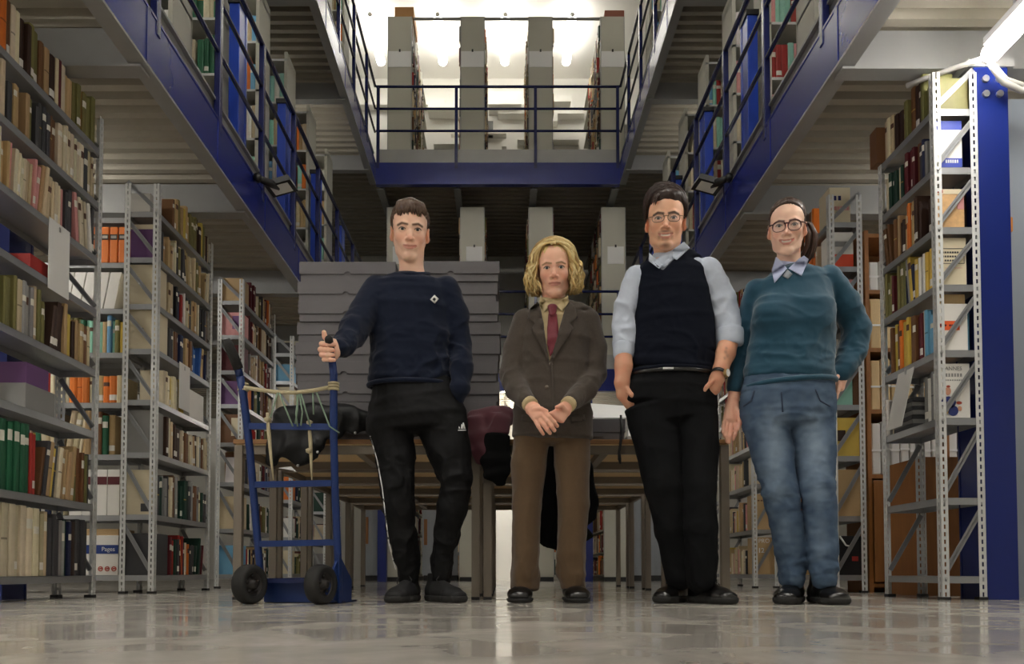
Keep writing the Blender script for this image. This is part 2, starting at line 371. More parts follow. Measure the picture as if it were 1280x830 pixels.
def blue_post(x, y, label):
    r = thing('rack_post', label, 'post', (x, y, ZF1), 'bright blue posts on the lower mezzanine'); pm = mat('mezzanine_blue_paint', (28,64,170), 0.28, 0, var=0.06, vscale=3)
    MB().box(x-0.04, x+0.04, y-0.075, y+0.075, ZF1, ZF1+1.5).build('post_body', pm, r, bevel=0.004)
    MB().box(x-0.045, x+0.045, y+0.06, y+0.095, ZF1, ZF1+1.5).build('rear_strip', pm, r)  # strip added where the post's own side face lies in shade
    MB().box(x-0.05, x+0.05, y-0.085, y+0.1, ZF1+1.5, ZF1+1.54).build('top_cap', M['black'], r)
for k in range(4):
    blue_post(-2.02, 6.0+1.3*k, 'bright blue post with black cap on left lower mezzanine, %s from the hall' % ORD[k])
    blue_post(1.95, 6.13+1.3*k, 'bright blue post with black cap on right lower mezzanine, %s from the hall' % ORD[k])
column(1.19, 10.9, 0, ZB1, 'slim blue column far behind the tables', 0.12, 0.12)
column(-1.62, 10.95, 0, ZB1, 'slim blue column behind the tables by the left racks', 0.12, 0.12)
# ---------------------------------------------------------------- tube lamps
def tube_lamp(a, b, strength, label, rad=0.03, house=True, color=(255,251,244), group=None, hang=None, off=None):
    a = Vector(a); b = Vector(b); d = (b-a).normalized()
    r = thing('tube_lamp_%s_offscreen' % off if off else 'tube_lamp', label, 'lamp', (a+b)/2, group)
    MB().tube([a, b], rad, 10, cap=False).build('tube_%s_offscreen' % off if off else 'tube', emat('tube_glow_%g' % strength, color, strength), r, smooth=True)
    for q, sgn in ((a, -1), (b, 1)):
        MB().tube([q, q+d*sgn*0.03], [rad*0.6, rad*0.5], 10).build('end_cap', M['lampcap'], r, smooth=True)
    if house:
        up = Vector((0, 0, rad+0.02))
        MB().bar(a+up, b+up, 0.06, 0.035).build('housing', M['lamphouse'], r)
    if hang is None: hang = ZC+0.01 if a.z > 7 else (ZF2-0.06 if a.z > 4 else ZF1-0.06)
    for f in (0.15, 0.85):
        q = a.lerp(b, f); MB().tube([(q.x, q.y, q.z+rad*0.6), (q.x, q.y, hang)], 0.006, 6).build('hanger', M['lamphouse'], r)
    return r
# far end of the top floor: four lamps in view
for x, nm in ((-2.05, 'beyond the left rail'), (-0.99, 'between first and second rack'), (0.07, 'between second and third rack'), (1.12, 'between third and fourth rack')):
    tube_lamp((x, 12.25, 8.86), (x, 13.4, 8.86), TUBE_TOP, 'bright ceiling tube lamp of the top floor %s' % nm, 0.075, False)
# lamps of the same kind that continue outside the picture
for x, nm in ((-3.2, 'left'), (3.2, 'right')):
    for k, y in enumerate((4.0, 7.0, 10.0)): tube_lamp((x, y, 8.86), (x, y+1.2, 8.86), TUBE_TOP, 'ceiling tube lamp over the %s side of top floor, %s from the hall' % (nm, ORD[k]), 0.05, False, group='top floor side lamps', off='top_%s_%s' % (nm, ORD[k]))
for x, nm in ((-0.9, 'left'), (0.9, 'right')):
    for k, y in enumerate((-3.6, -1.6, 0.6)): tube_lamp((x, y, 8.8), (x, y+1.4, 8.8), TUBE_HALL, 'hall ceiling tube lamp over the open floor, %s in the %s row' % (ORD[k], nm), 0.05, False, group='hall ceiling lamps', off='hall_%s_%s' % (nm, ORD[k]))
# lower mezzanine lamps: the far pair shows behind the rails, the nearer ones lie above the picture
for x, nm in ((-3.1, 'left'), (3.1, 'right')):
    for k, y in enumerate((3.6, 5.4)): tube_lamp((x, y, 5.48), (x, y+1.2, 5.48), TUBE_MEZZ, 'tube lamp above the %s mezzanine racks, %s from the hall' % (nm, ORD[k]), 0.03, True, group='lower mezzanine lamps', off='mezzanine_%s_%s' % (nm, ORD[k]))
    tube_lamp((x, 9.0, 5.48), (x, 10.2, 5.48), TUBE_MEZZ, 'tube lamp glowing behind the rail of the %s lower mezzanine' % nm, 0.03, True, group='lower mezzanine lamps')
# ground floor lamps
rl = tube_lamp((2.30, 2.45, 2.565), (2.30, 3.68, 2.565), 18.0, 'white tube lamp with clear end cap above the blue column', 0.043, True)
MB().tube([(2.30, 3.70, 2.565), (2.26, 3.76, 2.58), (2.2, 3.83, 2.59), (2.12, 3.9, 2.592), (2.05, 3.96, 2.588)], 0.013, 8).build('cable', M['cable'], rl, smooth=True)
MB().tube([(2.31, 3.70, 2.54), (2.40, 3.74, 2.47), (2.50, 3.76, 2.44), (2.62, 3.77, 2.47), (2.75, 3.77, 2.5)], 0.015, 8).build('cable', M['cable'], rl, smooth=True)
MB().tube([(2.31, 3.70, 2.55), (2.42, 3.75, 2.49), (2.53, 3.77, 2.47), (2.7, 3.78, 2.54)], 0.011, 8).build('cable', M['cable'], rl, smooth=True)
tube_lamp((-2.75, 0.6, 2.565), (-2.75, 1.8, 2.565), TUBE_GROUND, 'tube lamp under left deck ahead of the racks', 0.03, off='aisle_left')
for k, y in enumerate((-1.6, -3.8)):
    for x, nm in ((-2.4, 'left'), (2.4, 'right')): tube_lamp((x, y, 2.565), (x, y+1.2, 2.565), TUBE_BACK, 'tube lamp under the %s deck behind the viewer, %s back' % (nm, ORD[k]), 0.03, group='rear aisle lamps', off='rear_%s_%s' % (nm, ORD[k]))
tube_lamp((-4.5, 4.58, 2.55), (-3.3, 4.58, 2.55), TUBE_GROUND, 'tube lamp in the gap between the two foremost left racks', 0.03, off='rack_gap_left')
tube_lamp((3.4, 4.75, 2.55), (4.6, 4.75, 2.55), TUBE_GROUND, 'tube lamp in the gap behind the blue-grey partition', 0.03, off='rack_gap_right')
tube_lamp((0.07, 11.9, 2.56), (0.07, 13.4, 2.56), TUBE_FAR, 'bright tube lamp under end gallery glimpsed beside the tweed jacket', 0.04)
# ---------------------------------------------------------------- floodlights clamped to the lower guard rails
def floodlight(base, face, s, label):
    base = Vector(base); r = thing('floodlight', label, 'floodlight', base)
    MB().lathe([(0,-0.02),(0.028,-0.018),(0.03,0.02),(0,0.022)], base, (0,1,0), 12).build('mount', M['black'], r, smooth=True)
    c = Vector(face)
    MB().tube([base, base*0.55+c*0.45, c+Vector((0,0.05,0.02))], [0.022,0.03,0.02], 8).build('arm', M['black'], r, smooth=True)
    # head: flat box tilted down towards the floor
    ax = Vector((s*0.12, -0.22, -0.95)).normalized()          # light direction
    v = Vector((s*0.95, -0.2, 0.1)); v = (v-ax*v.dot(ax)).normalized(); u = v.cross(ax)
    def q(a, b, d): return c + u*a + v*b + ax*d
    hw, hh = 0.065, 0.1
    vs_ = [q(-hw,-hh,0), q(hw,-hh,0), q(hw,hh,0), q(-hw,hh,0), q(-hw*.8,-hh*.8,-.06), q(hw*.8,-hh*.8,-.06), q(hw*.8,hh*.8,-.06), q(-hw*.8,hh*.8,-.06)]
    MB().add(vs_, BOXF).build('head', M['black'], r)
    MB().add([q(-hw*.72,-hh*.7,.002), q(hw*.72,-hh*.7,.002), q(hw*.72,hh*.7,.002), q(-hw*.72,hh*.7,.002), q(-hw*.72,-hh*.7,-.003), q(hw*.72,-hh*.7,-.003), q(hw*.72,hh*.7,-.003), q(-hw*.72,hh*.7,-.003)], BOXF).build('glass', M['glass'], r)
floodlight(PXm(322, 222, XL+0.03), PXm(352, 236, XL+0.16), 1, 'black floodlight clamped to the left mezzanine rail')
floodlight(PXm(911, 222, XR-0.03), PXm(884, 234, XR-0.16), -1, 'black floodlight clamped to the right mezzanine rail')
# ================================================================ SHELVING RACKS
SZ = [0.113, 0.489, 0.874, 1.203, 1.523, 1.805, 2.10, 2.39]; RTOP = 2.57
def upright_mesh():
    mb = MB(); w_, t, pitch = 0.036, 0.003, 0.036; n = int((RTOP-0.03)/pitch)
    # flange in XZ (faces Y) and flange in YZ (faces X); corner at origin, flanges run +X and +Y
    for ax in (0, 1):
        def bx(a0, a1, z0, z1):
            mb.box(a0, a1, 0, t, z0, z1) if ax == 0 else mb.box(0, t, a0, a1, z0, z1)
        bx(0.0, 0.0135, 0, RTOP); bx(0.0225, w_, 0, RTOP)
        for k in range(n+1):
            z = k*pitch; bx(0.0135, 0.0225, z, min(RTOP, z+0.0155))
    return mb.mesh('upright', M['upright'])
UPM = upright_mesh()
FOOTM = MB().box(-0.003, 0.040, -0.003, 0.040, 0, 0.014).mesh('foot', M['black'])
def shelf_mesh(Lx, D, lip=0.034):
    mb = MB(); t = 0.003
    mb.box(0, Lx, 0, D, -t, 0)
    mb.box(0, Lx, 0, t, -lip, 0); mb.box(0, Lx, D-t, D, -lip, 0)
    mb.box(0, t, 0, D, -lip, 0); mb.box(Lx-t, Lx, 0, D, -lip, 0)
    mb.box(0, Lx, t, 0.014, -lip, -lip+t)
    return mb.mesh('shelf', M['zinc'])
RACKS = {}; BOOKS = []
class Rack:
    """local axes: lx along the shelf, ly from the open front backwards"""
    def __init__(s, key, kind, x, y, L, D, label, phrase, skip=(), group='zinc racks along the aisle', nobr=False, zs=None):
        s.key, s.kind, s.x, s.y, s.L, s.D, s.phrase = key, kind, x, y, L, D, phrase; RACKS[key] = s; s.zs = SZ
        r = s.root = thing('shelf_rack', label, 'rack', s.w(L/2, D/2, 0), group)
        for (lx, ly, sx, sy) in ((0, 0, 1, 1), (L, 0, -1, 1), (0, D, 1, -1), (L, D, -1, -1)):
            if ('u', lx > 0, ly > 0) in skip: continue
            p = s.w(lx, ly, 0)
            if kind == 'L': sc = (-sy, sx, 1)
            elif kind == 'R': sc = (sy, sx, 1)
            else: sc = (sx, sy, 1)
            link_mesh('upright', UPM, r, p, sc); link_mesh('foot', FOOTM, r, p, sc)
        mesh_s = shelf_mesh(L-0.008, D-0.008)
        for i, z in enumerate(SZ):
            if ('s', i) in skip: continue
            o = link_mesh('shelf', mesh_s, r)
            if kind == 'L': m = Matrix(((0,-1,0,x-0.004), (1,0,0,y+0.004), (0,0,1,z), (0,0,0,1)))
            elif kind == 'R': m = Matrix(((0,1,0,x+0.004), (1,0,0,y+0.004), (0,0,1,z), (0,0,0,1)))
            else: m = Matrix(((1,0,0,x+0.004), (0,1,0,y+0.004), (0,0,1,z), (0,0,0,1)))
            o.matrix_basis = m
        if not nobr:
            for e, lx in enumerate((0.006, L-0.006)):
                for i in range(8):
                    z0 = SZ[i]; z1 = SZ[i+1] if i < 7 else RTOP+0.06
                    a = s.w(lx, 0.028, z0+0.012+0.05*(z1-z0)); b = s.w(lx, D-0.012, z1-0.045)
                    nrm = s.w(1, 0, 0)-s.w(0, 0, 0)
                    mb = MB(); mb.bar(a, b, 0.026, 0.004, up=nrm); mb.bar(a+nrm*0.004, b+nrm*0.004, 0.004, 0.012, up=nrm)
                    mb.build('brace', M['brace'], r)
                    if e == 0:
                        MB().lathe([(0,-0.004),(0.008,-0.003),(0.008,0),(0,0)], s.w(-0.001, 0.02, z0-0.01), (0,1,0), 8).build('bolt', M['steelbolt'], r)
    def w(s, lx, ly, z):
        if s.kind == 'L': return Vector((s.x-ly, s.y+lx, z))
        if s.kind == 'R': return Vector((s.x+ly, s.y+lx, z))
        return Vector((s.x+lx, s.y+ly, z))
    def boxpts(s, a0, a1, b0, b1, z0, z1):
        return [s.w(a0,b0,z0), s.w(a1,b0,z0), s.w(a1,b1,z0), s.w(a0,b1,z0), s.w(a0,b0,z1), s.w(a1,b0,z1), s.w(a1,b1,z1), s.w(a0,b1,z1)]
COLS = dict(cream=(216,204,174), white=(232,229,222), tan=(186,156,112), brown=(112,76,46), chocolate=(62,42,32), red=(158,42,36), maroon=(92,28,36),
    orange=(226,122,44), yellow=(214,184,84), olive=(118,114,66), green=(36,96,66), forest=(26,58,46), navy=(28,36,68), blue=(48,94,160), azure=(112,170,205),
    grey=(142,141,138), charcoal=(66,66,68), black=(24,24,26), pink=(214,150,148), purple=(108,70,120), beige=(202,184,150), mint=(150,205,185))
PAGE = lin((214,205,184))
BOOKM = vcmat('book_cover', 0.55, bump=0.06, bscale=400, spec=0.35, var=0.12)
SHN = ['bottom','second','third','fourth','fifth','sixth','seventh','top']
def add_book(rk, sh, lx, z, t, d, h, lean, colname, front=0.012, vert=True, prio=1.0, wfun=None, phrase=None):
    base = lin(COLS[colname]); j = random.uniform(0.82, 1.15); col = tuple(min(1, c*j*random.uniform(0.96, 1.04)) for c in base)
    dk = sum(base) < 0.5
    mode = random.random()
    secs = [(0, h, col)]
    if mode < 0.3:
        lab = lin((225,220,205)) if dk or random.random() < 0.6 else lin((90,60,45))
        z0 = random.uniform(0.62, 0.74)*h; z1 = z0+random.uniform(0.1, 0.16)*h
        secs = [(0, z0, col), (z0, z1, lab), (z1, h, col)]
    elif mode < 0.5:
        lab = lin((228,224,214)); z0 = 0.1*h; z1 = z0+0.035
        secs = [(0, z0, col), (z0, z1, lab), (z1, h, col)]
    elif mode < 0.6:
        lab = tuple(c*0.45 for c in col) if not dk else lin((170,140,70)); z0 = 0.5*h; z1 = 0.53*h
        secs = [(0, z0, col), (z0, z1, lab), (z1, h, col)]
    W = wfun or rk.w
    prof = [(-t/2, 0.005), (-t*0.25, 0.0), (t*0.25, 0.0), (t/2, 0.005), (t/2, d), (-t/2, d)]
    ca, sa = math.cos(lean), math.sin(lean)
    def tr(px_, py_, pz): return W(lx + px_*ca + pz*sa, front + py_, z + pz*ca - px_*sa + (abs(sa)*t/2))
    mb = MB(); lv = [secs[0][0]] + [q[1] for q in secs]
    vs_ = [tr(a, b, zz) for zz in lv for (a, b) in prof]; n = 6; fs = []; cs = []
    for k, (z0, z1, c) in enumerate(secs):
        for i in range(n):
            if i == 4: cs.append(PAGE); 
            elif i in (3, 5): cs.append(col)
            else: cs.append(c)
            fs.append((k*n+i, k*n+(i+1)%n, (k+1)*n+(i+1)%n, (k+1)*n+i))
    fs.append(tuple(reversed(range(n)))); cs.append(PAGE); fs.append(tuple(len(secs)*n+i for i in range(n))); cs.append(PAGE)
    kd = rk.kind if rk else 'F'
    if (kd == 'L'): pass
    # spine area in the picture
    pj = [proj(tr(a, 0, b)) for a, b in ((-t/2, 0), (t/2, 0), (t/2, h), (-t/2, h))]
    ar = 0.5*abs(sum(pj[i][0]*pj[(i+1)%4][1]-pj[(i+1)%4][0]*pj[i][1] for i in range(4)))
    cx = sum(p[0] for p in pj)/4; cy = sum(p[1] for p in pj)/4
    if not (0 <= cx <= 1280 and 0 <= cy <= 830): ar *= 0.0
    rec = dict(v=vs_, f=fs, c=cs, area=ar*prio, col=colname, sh=sh, t=t, lean=lean, ph=phrase or (rk.phrase if rk else ''), px=cx, left=None, right=None, org=tr(0, d/2, 0))
    BOOKS.append(rec); return rec
def fill(rk, sh, pal, a, b, hr=(0.2, 0.27), tr_=(0.016, 0.034), d=None, lean=0.25, gap=0.03, runs=None, prio=1.0, fr=(0.006, 0.03), z=None, wfun=None, phrase=None):
    """stand books from lx=a to lx=b on shelf sh; pal = list of colour names; runs = fixed start sequence of (colour, count, t, h)"""
    z = (rk.zs[sh] if z is None else z); x = a; D = rk.D if rk else 0.22; d = d or D-0.05; prev = None; q = []
    if runs:
        for (cn, cnt, t, h) in runs:
            for _ in range(cnt): q.append((cn, t*random.uniform(0.9, 1.1), h*random.uniform(0.98, 1.02)))
    ln = 0.0; left_in = 0; last = None; hh = random.uniform(*hr); cn = None
    while x < b:
        if q: cn, t, h = q.pop(0); ln_ = 0.0
        else:
            t = random.uniform(*tr_)
            if random.random() < 0.3 or cn is None: cn = random.choice(pal)
            elif random.random() < 0.6: cn = random.choice(pal)
            if random.random() < 0.35: hh = random.uniform(*hr)
            h = min(hr[1], max(hr[0], hh+random.uniform(-0.012, 0.012)))
            if left_in <= 0:
                if random.random() < lean: ln = random.uniform(0.05, 0.17)*random.choice((-1, 1, 1)); left_in = random.randint(2, 6); x += abs(math.sin(ln))*h*0.75
                else: ln = 0.0; left_in = random.randint(3, 8)
            left_in -= 1; ln_ = ln
        if random.random() < gap: x += random.uniform(0.01, 0.05)
        if x+t > b: break
        r = add_book(rk, sh, x+t/2, z+0.001, t, d*random.uniform(0.85, 1.0), h, ln_, cn, random.uniform(*fr), prio=prio, wfun=wfun, phrase=phrase)
        if last: last['right'] = cn; r['left'] = last['col']
        last = r; x += t/max(0.6, math.cos(ln_))+0.001
def item(rk, sh, name, label, cat, a0, a1, b0, b1, h, m, z=0.0, group=None, bevel=0.002):
    """a box-shaped thing on a shelf; returns its root mesh"""
    zz = rk.zs[sh]+z+0.0005; o = MB().add(rk.boxpts(a0, a1, b0, b1, zz, zz+h), BOXF).build(name, m, bevel=bevel)
    c = rk.w((a0+a1)/2, (b0+b1)/2, zz); o.data.transform(Matrix.Translation(-c)); o.location = c
    return tag(o, label, cat, group)
def decal(rk, sh, parent, name, a, b0, b1, z0, z1, m, off=0.0015):
    """thin printed patch on the end (lx=a) face of an item; b range across, z range above the shelf"""
    zz = rk.zs[sh]; return MB().add(rk.boxpts(a-off, a+0.0002, b0, b1, zz+z0, zz+z1), BOXF).build(name, m, parent)
def fdecal(rk, sh, parent, name, b, a0, a1, z0, z1, m, off=0.0015):
    zz = rk.zs[sh]; return MB().add(rk.boxpts(a0, a1, b-off, b+0.0002, zz+z0, zz+z1), BOXF).build(name, m, parent)
def cm(n, rough=0.6):
    return mat('board_'+n, COLS[n], rough, 0, var=0.05, vscale=12)
XA_L, XA_R = -2.14, 2.105; DD = 0.215
L1 = Rack('L1', 'L', XA_L, 3.29, 0.94, DD, 'zinc rack with green and cream volumes and a long hanging card', 'green-volume rack')
L2 = Rack('L2', 'L', XA_L, 4.935, 0.94, DD, 'zinc rack with pale slotted posts beside the orange binders', 'slotted-post rack')
L3 = Rack('L3', 'L', XA_L, 6.58, 0.94, DD, 'zinc rack behind the hand truck grip with mauve boxes', 'mauve-box rack')
L4 = Rack('L4', 'L', XA_L, 8.18, 0.94, DD, 'zinc rack beside the grey box stacks with a blue box', 'rack beside box stacks')
L5 = Rack('L5', 'L', XA_L, 9.8, 0.94, DD, 'zinc rack at the end of the left row', 'last left rack')
LB = Rack('LB', 'F', -3.36, 5.02, 0.99, 0.27, 'zinc rack with orange binders and a white paper carton', 'orange-binder rack', nobr=True, skip=(('u', True, False),), group='zinc racks in the cross aisles')
R1 = Rack('R1', 'R', XA_R, 3.82, 0.57, DD, 'zinc rack beside the blue column with empty lowest shelves', 'blue-column rack')
R2 = Rack('R2', 'R', XA_R+0.01, 5.085, 0.88, DD, 'zinc rack behind the person in teal with red and cream boxes', 'rack behind teal sweater')
R3 = Rack('R3', 'R', XA_R+0.01, 6.70, 1.05, DD, 'zinc rack with two tan cartons beside the blue jeans', 'tan-carton rack')
R4 = Rack('R4', 'R', XA_R+0.01, 8.4, 0.94, DD, 'zinc rack at the end of the right row', 'last right rack')
OLD = ['brown','tan','olive','chocolate','maroon','beige','charcoal','orange','cream']
PALE = ['cream','cream','white','tan','beige','olive','pink','brown','grey']
MIX = ['cream','tan','brown','olive','maroon','charcoal','navy','white','beige','red','grey','forest']
BRT = ['orange','yellow','red','pink','cream','white','orange','azure']
# --- L1
fill(L1, 7, OLD, 0.03, 0.91, (0.215, 0.25), (0.022, 0.045), lean=0.1, runs=[('orange',2,.04,.25),('brown',2,.03,.26),('cream',2,.035,.26),('chocolate',2,.03,.24),('olive',2,.04,.26)])
fill(L1, 6, ['cream','olive','tan','cream','beige','brown','charcoal'], 0.03, 0.91, (0.19, 0.25), (0.018, 0.036), lean=0.2)
fill(L1, 5, ['cream','white','tan','pink','cream','maroon','charcoal','beige'], 0.03, 0.91, (0.2, 0.255), (0.013, 0.028), lean=0.3)
fill(L1, 3, ['tan','brown','olive','black','beige','cream','grey','chocolate','yellow'], 0.03, 0.91, (0.2, 0.26), (0.018, 0.036), lean=0.2, runs=[('brown',1,.03,.26),('olive',2,.022,.26)])
fill(L1, 1, ['tan','olive','grey','brown','yellow','cream','charcoal'], 0.03, 0.9, (0.23, 0.3), (0.016, 0.03), lean=0.5, runs=[('green',9,.034,.31),('red',2,.02,.28),('yellow',1,.022,.29)])
fill(L1, 0, ['navy','charcoal','forest','grey','navy','chocolate'], 0.03, 0.91, (0.27, 0.3), (0.022, 0.034), lean=0.0, runs=[('cream',9,.045,.315),('beige',3,.028,.3)])
item(L1, 4, 'book', 'red hardback lying alone on the green-volume rack', 'book', 0.35, 0.52, 0.03, 0.19, 0.08, cm('red'))
item(L1, 4, 'storage_box', 'small yellow box behind the hanging card', 'box', 0.56, 0.68, 0.06, 0.19, 0.09, cm('yellow'))
o = item(L1, 2, 'storage_box', 'grey open-topped file box on green-volume rack', 'box', 0.32, 0.56, 0.02, 0.2, 0.12, cm('grey'))
item(L1, 2, 'storage_box', 'purple slip case on top of the grey file box', 'box', 0.34, 0.52, 0.03, 0.19, 0.1, cm('purple'), z=0.121)
# hanging cards
def hang_card(rk, sh, a0, a1, drop, label):
    z = rk.zs[sh]; r = MB().add(rk.boxpts(a0, a1, -0.004, -0.0015, z-drop, z+0.01), BOXF).build('sign_card', M['card'])
    tag(r, label, 'card', 'hanging cards'); MB().add(rk.boxpts((a0+a1)/2-0.006, (a0+a1)/2+0.006, -0.007, -0.004, z-0.028, z-0.004), BOXF).build('clip', M['steelbolt'], r)
hang_card(L1, 5, 0.44, 0.62, 0.33, 'long blank white card hanging on the green-volume rack')
hang_card(L2, 4, 0.34, 0.52, 0.30, 'blank white card hanging on the slotted-post rack')
# --- L2 end boxes and books
def endbox(rk, sh, name, label, cat, col, h, a1=0.2, b0=0.035, b1=0.2, **k):
    return item(rk, sh, name, label, cat, 0.03, a1, b0, b1, h, cm(col), **k)
endbox(L2, 7, 'storage_box', 'white box on the top of slotted-post rack', 'box', 'white', 0.13, 0.2, .07, .2)
o = endbox(L2, 6, 'book', 'purple and cream volume facing out on slotted-post rack', 'book', 'purple', 0.22, 0.06, 0.05, 0.19)
decal(L2, 6, o, 'cover_band', 0.03, 0.05, 0.19, 0.19, 0.22, cm('cream'))
endbox(L2, 5, 'archive_carton', 'plain cream carton under the purple volume', 'box', 'cream', 0.26, 0.2, 0.03, 0.2)
o = endbox(L2, 4, 'archive_carton', 'cream carton with a grey seal on slotted-post rack', 'box', 'cream', 0.26, 0.2, 0.02, 0.2)
decal(L2, 4, o, 'seal', 0.03, 0.1, 0.12, 0.11, 0.14, cm('grey'))
endbox(L2, 2, 'archive_carton', 'pale grey carton on third shelf of slotted-post rack', 'box', 'grey', 0.27, 0.18, 0.03, 0.2)
o = endbox(L2, 1, 'book', 'cream picture book facing out on slotted-post rack', 'book', 'cream', 0.28, 0.06, 0.03, 0.19)
decal(L2, 1, o, 'cover_sketch', 0.03, 0.05, 0.1, 0.02, 0.07, cm('charcoal')); decal(L2, 1, o, 'cover_sketch', 0.03, 0.04, 0.07, 0.07, 0.09, cm('charcoal'))
endbox(L2, 0, 'archive_carton', 'dark grey carton on lowest shelf of slotted-post rack', 'box', 'charcoal', 0.26, 0.25, 0.02, 0.2)
fill(L2, 7, ['brown','cream','tan','yellow','chocolate','olive'], 0.23, 0.91, (0.17, 0.25), (0.02, 0.04), lean=0.1)
fill(L2, 6, ['cream','tan','charcoal','olive','brown','beige'], 0.08, 0.91, (0.17, 0.24), (0.014, 0.03))
fill(L2, 5, ['cream','black','charcoal','red','tan','white'], 0.22, 0.91, (0.16, 0.24), (0.016, 0.034), runs=[('beige',2,.03,.22),('black',3,.022,.22),('navy',1,.02,.21),('red',3,.02,.2)])
fill(L2, 4, ['navy','blue','brown','cream','tan'], 0.22, 0.91, (0.16, 0.24), (0.016, 0.03), runs=[('charcoal',2,.02,.2),('cream',2,.02,.2),('brown',3,.02,.2),('navy',4,.02,.2)])
fill(L2, 3, ['yellow','cream','white'], 0.12, 0.5, (0.2, 0.24), (0.03, 0.05), lean=0.1)
item(L2, 3, 'archive_carton', 'white carton beside yellow folders on slotted-post rack', 'box', 0.58, 0.84, 0.02, 0.2, 0.2, cm('white'))
fill(L2, 2, ['brown','grey','tan','chocolate','beige','cream'], 0.2, 0.91, (0.2, 0.27), (0.014, 0.03), lean=0.15)
fill(L2, 1, ['charcoal','forest','yellow','cream','brown','grey','tan'], 0.08, 0.91, (0.2, 0.29), (0.016, 0.034), lean=0.1)
fill(L2, 0, ['red','forest','maroon','cream','green','charcoal','orange'], 0.27, 0.91, (0.2, 0.28), (0.014, 0.03), lean=0.5)
# --- L3
for sh, col, h, lab, c2 in ((7,'tan',.2,'tan carton on top of mauve-box rack',None), (6,'pink',.2,'magenta slip case on mauve-box rack','purple'), (5,'maroon',.22,'mauve box facing out on mauve-box rack',None), (4,'purple',.2,'dusty mauve box beside orange spines',None), (3,'brown',.24,'brown patterned volume facing out on mauve-box rack','cream'), (1,'beige',.27,'beige carton facing out on mauve-box rack',None), (0,'azure',.24,'light blue box on the lowest shelf of mauve-box rack',None)):
    o = endbox(L3, sh, 'archive_carton', lab, 'box', col, h, 0.2, 0.02, 0.19)
    if c2: decal(L3, sh, o, 'cover_patch', 0.03, 0.03, 0.1, 0.06, h-0.03, cm(c2))
for sh in range(8):
    if sh == 2: fill(L3, sh, MIX, 0.03, 0.91, (0.2, 0.27)); continue
    fill(L3, sh, MIX if sh < 6 else OLD, 0.37 if sh == 4 else 0.23, 0.91, (0.18, 0.25), (0.014, 0.032), prio=0.9)
for i in range(4): 
    o = item(L3, 4, 'binder', 'orange binder standing at the end of mauve-box rack', 'binder', 0.204, 0.36, 0.04+0.03*i, 0.066+0.03*i, 0.22, cm('orange'), group='orange binders on the mauve-box rack') if i < 2 else None
# --- L4, L5
for sh, col, h in ((7,'charcoal',.12), (6,'azure',.18), (5,'cream',.24), (4,'cream',.22), (3,'yellow',.2), (2,'orange',.24), (1,'white',.2), (0,'cream',.24)):
    endbox(L4, sh, 'archive_carton', '%s carton on %s shelf of rack beside box stacks' % ({'charcoal':'dark','azure':'light blue','cream':'cream','yellow':'yellow','orange':'orange','white':'white'}[col], SHN[sh]), 'box', col, h, 0.2, 0.02, 0.19)
for rk in (L4, L5):
    for sh in range(8): fill(rk, sh, MIX, 0.23 if rk is L4 else 0.03, 0.91, (0.16, 0.25), (0.016, 0.034), prio=0.8)
# --- rack facing the viewer behind L1
for i in range(4):
    a0 = 0.755+i*0.056
    o = item(LB, 6, 'binder', 'orange binder with black band beside slotted-post rack', 'binder', a0, a0+0.05, 0.01, 0.2, 0.235, cm('orange'), group='orange banded binders', bevel=0.006)
    fdecal(LB, 6, o, 'band', 0.01, a0+0.002, a0+0.048, 0.15, 0.185, cm('black')); fdecal(LB, 6, o, 'band_foil', 0.009, a0+0.008, a0+0.042, 0.158, 0.176, mat('foil', (190,185,175), 0.3, 0.7))
for i in range(6):
    a0 = 0.46+i*0.075
    o = item(LB, 5, 'binder', 'white binder tilted in a row under the orange binders', 'binder', a0, a0+0.068, 0.01, 0.2, 0.235, cm('white'), group='tilted white binders')
    for v in o.data.vertices: v.co.x += 0.18*(v.co.z)*1.0
fill(LB, 4, ['mint','green','yellow','cream','azure','tan','olive'], 0.3, 0.96, (0.2, 0.24), (0.018, 0.03), lean=0, runs=[('red',3,.03,.22),('cream',6,.03,.22)])
fill(LB, 3, ['orange','cream','beige','tan'], 0.1, 0.97, (0.17, 0.22), (0.03, 0.05), lean=0, runs=[('orange',2,.03,.24),('red',2,.03,.24),('pink',2,.03,.25),('yellow',2,.03,.26),('purple',1,.03,.24),('red',2,.03,.25),('cream',4,.03,.24)])
fill(LB, 2, ['tan','beige','green','brown','cream','tan'], 0.2, 0.93, (0.24, 0.28), (0.02, 0.04), lean=0.9)
for i in range(4):
    a0 = 0.64+i*0.08
    o = item(LB, 1, 'binder', 'white binder with maroon band on orange-binder rack', 'binder', a0, a0+0.076, 0.01, 0.2, 0.29, cm('white'), group='white binders with maroon bands')
    fdecal(LB, 1, o, 'band', 0.01, a0+0.001, a0+0.075, 0.195, 0.245, cm('maroon'))
fill(LB, 1, ['azure','green','navy','cream'], 0.2, 0.62, (0.2, 0.27), (0.02, 0.04), lean=0.1)
ct = item(LB, 0, 'paper_carton', 'white copy paper carton with blue band and red symbols', 'carton', 0.72, 0.955, 0.01, 0.25, 0.25, cm('white'))
fdecal(LB, 0, ct, 'band', 0.01, 0.721, 0.954, 0.135, 0.19, mat('carton_blue', (30,58,128), 0.5))
text_mesh('lettering', 'Pages', 0.038, M['paper'], ct, LB.w(0.892, 0.0075, SZ[0]+0.163), (math.pi/2, 0, 0))
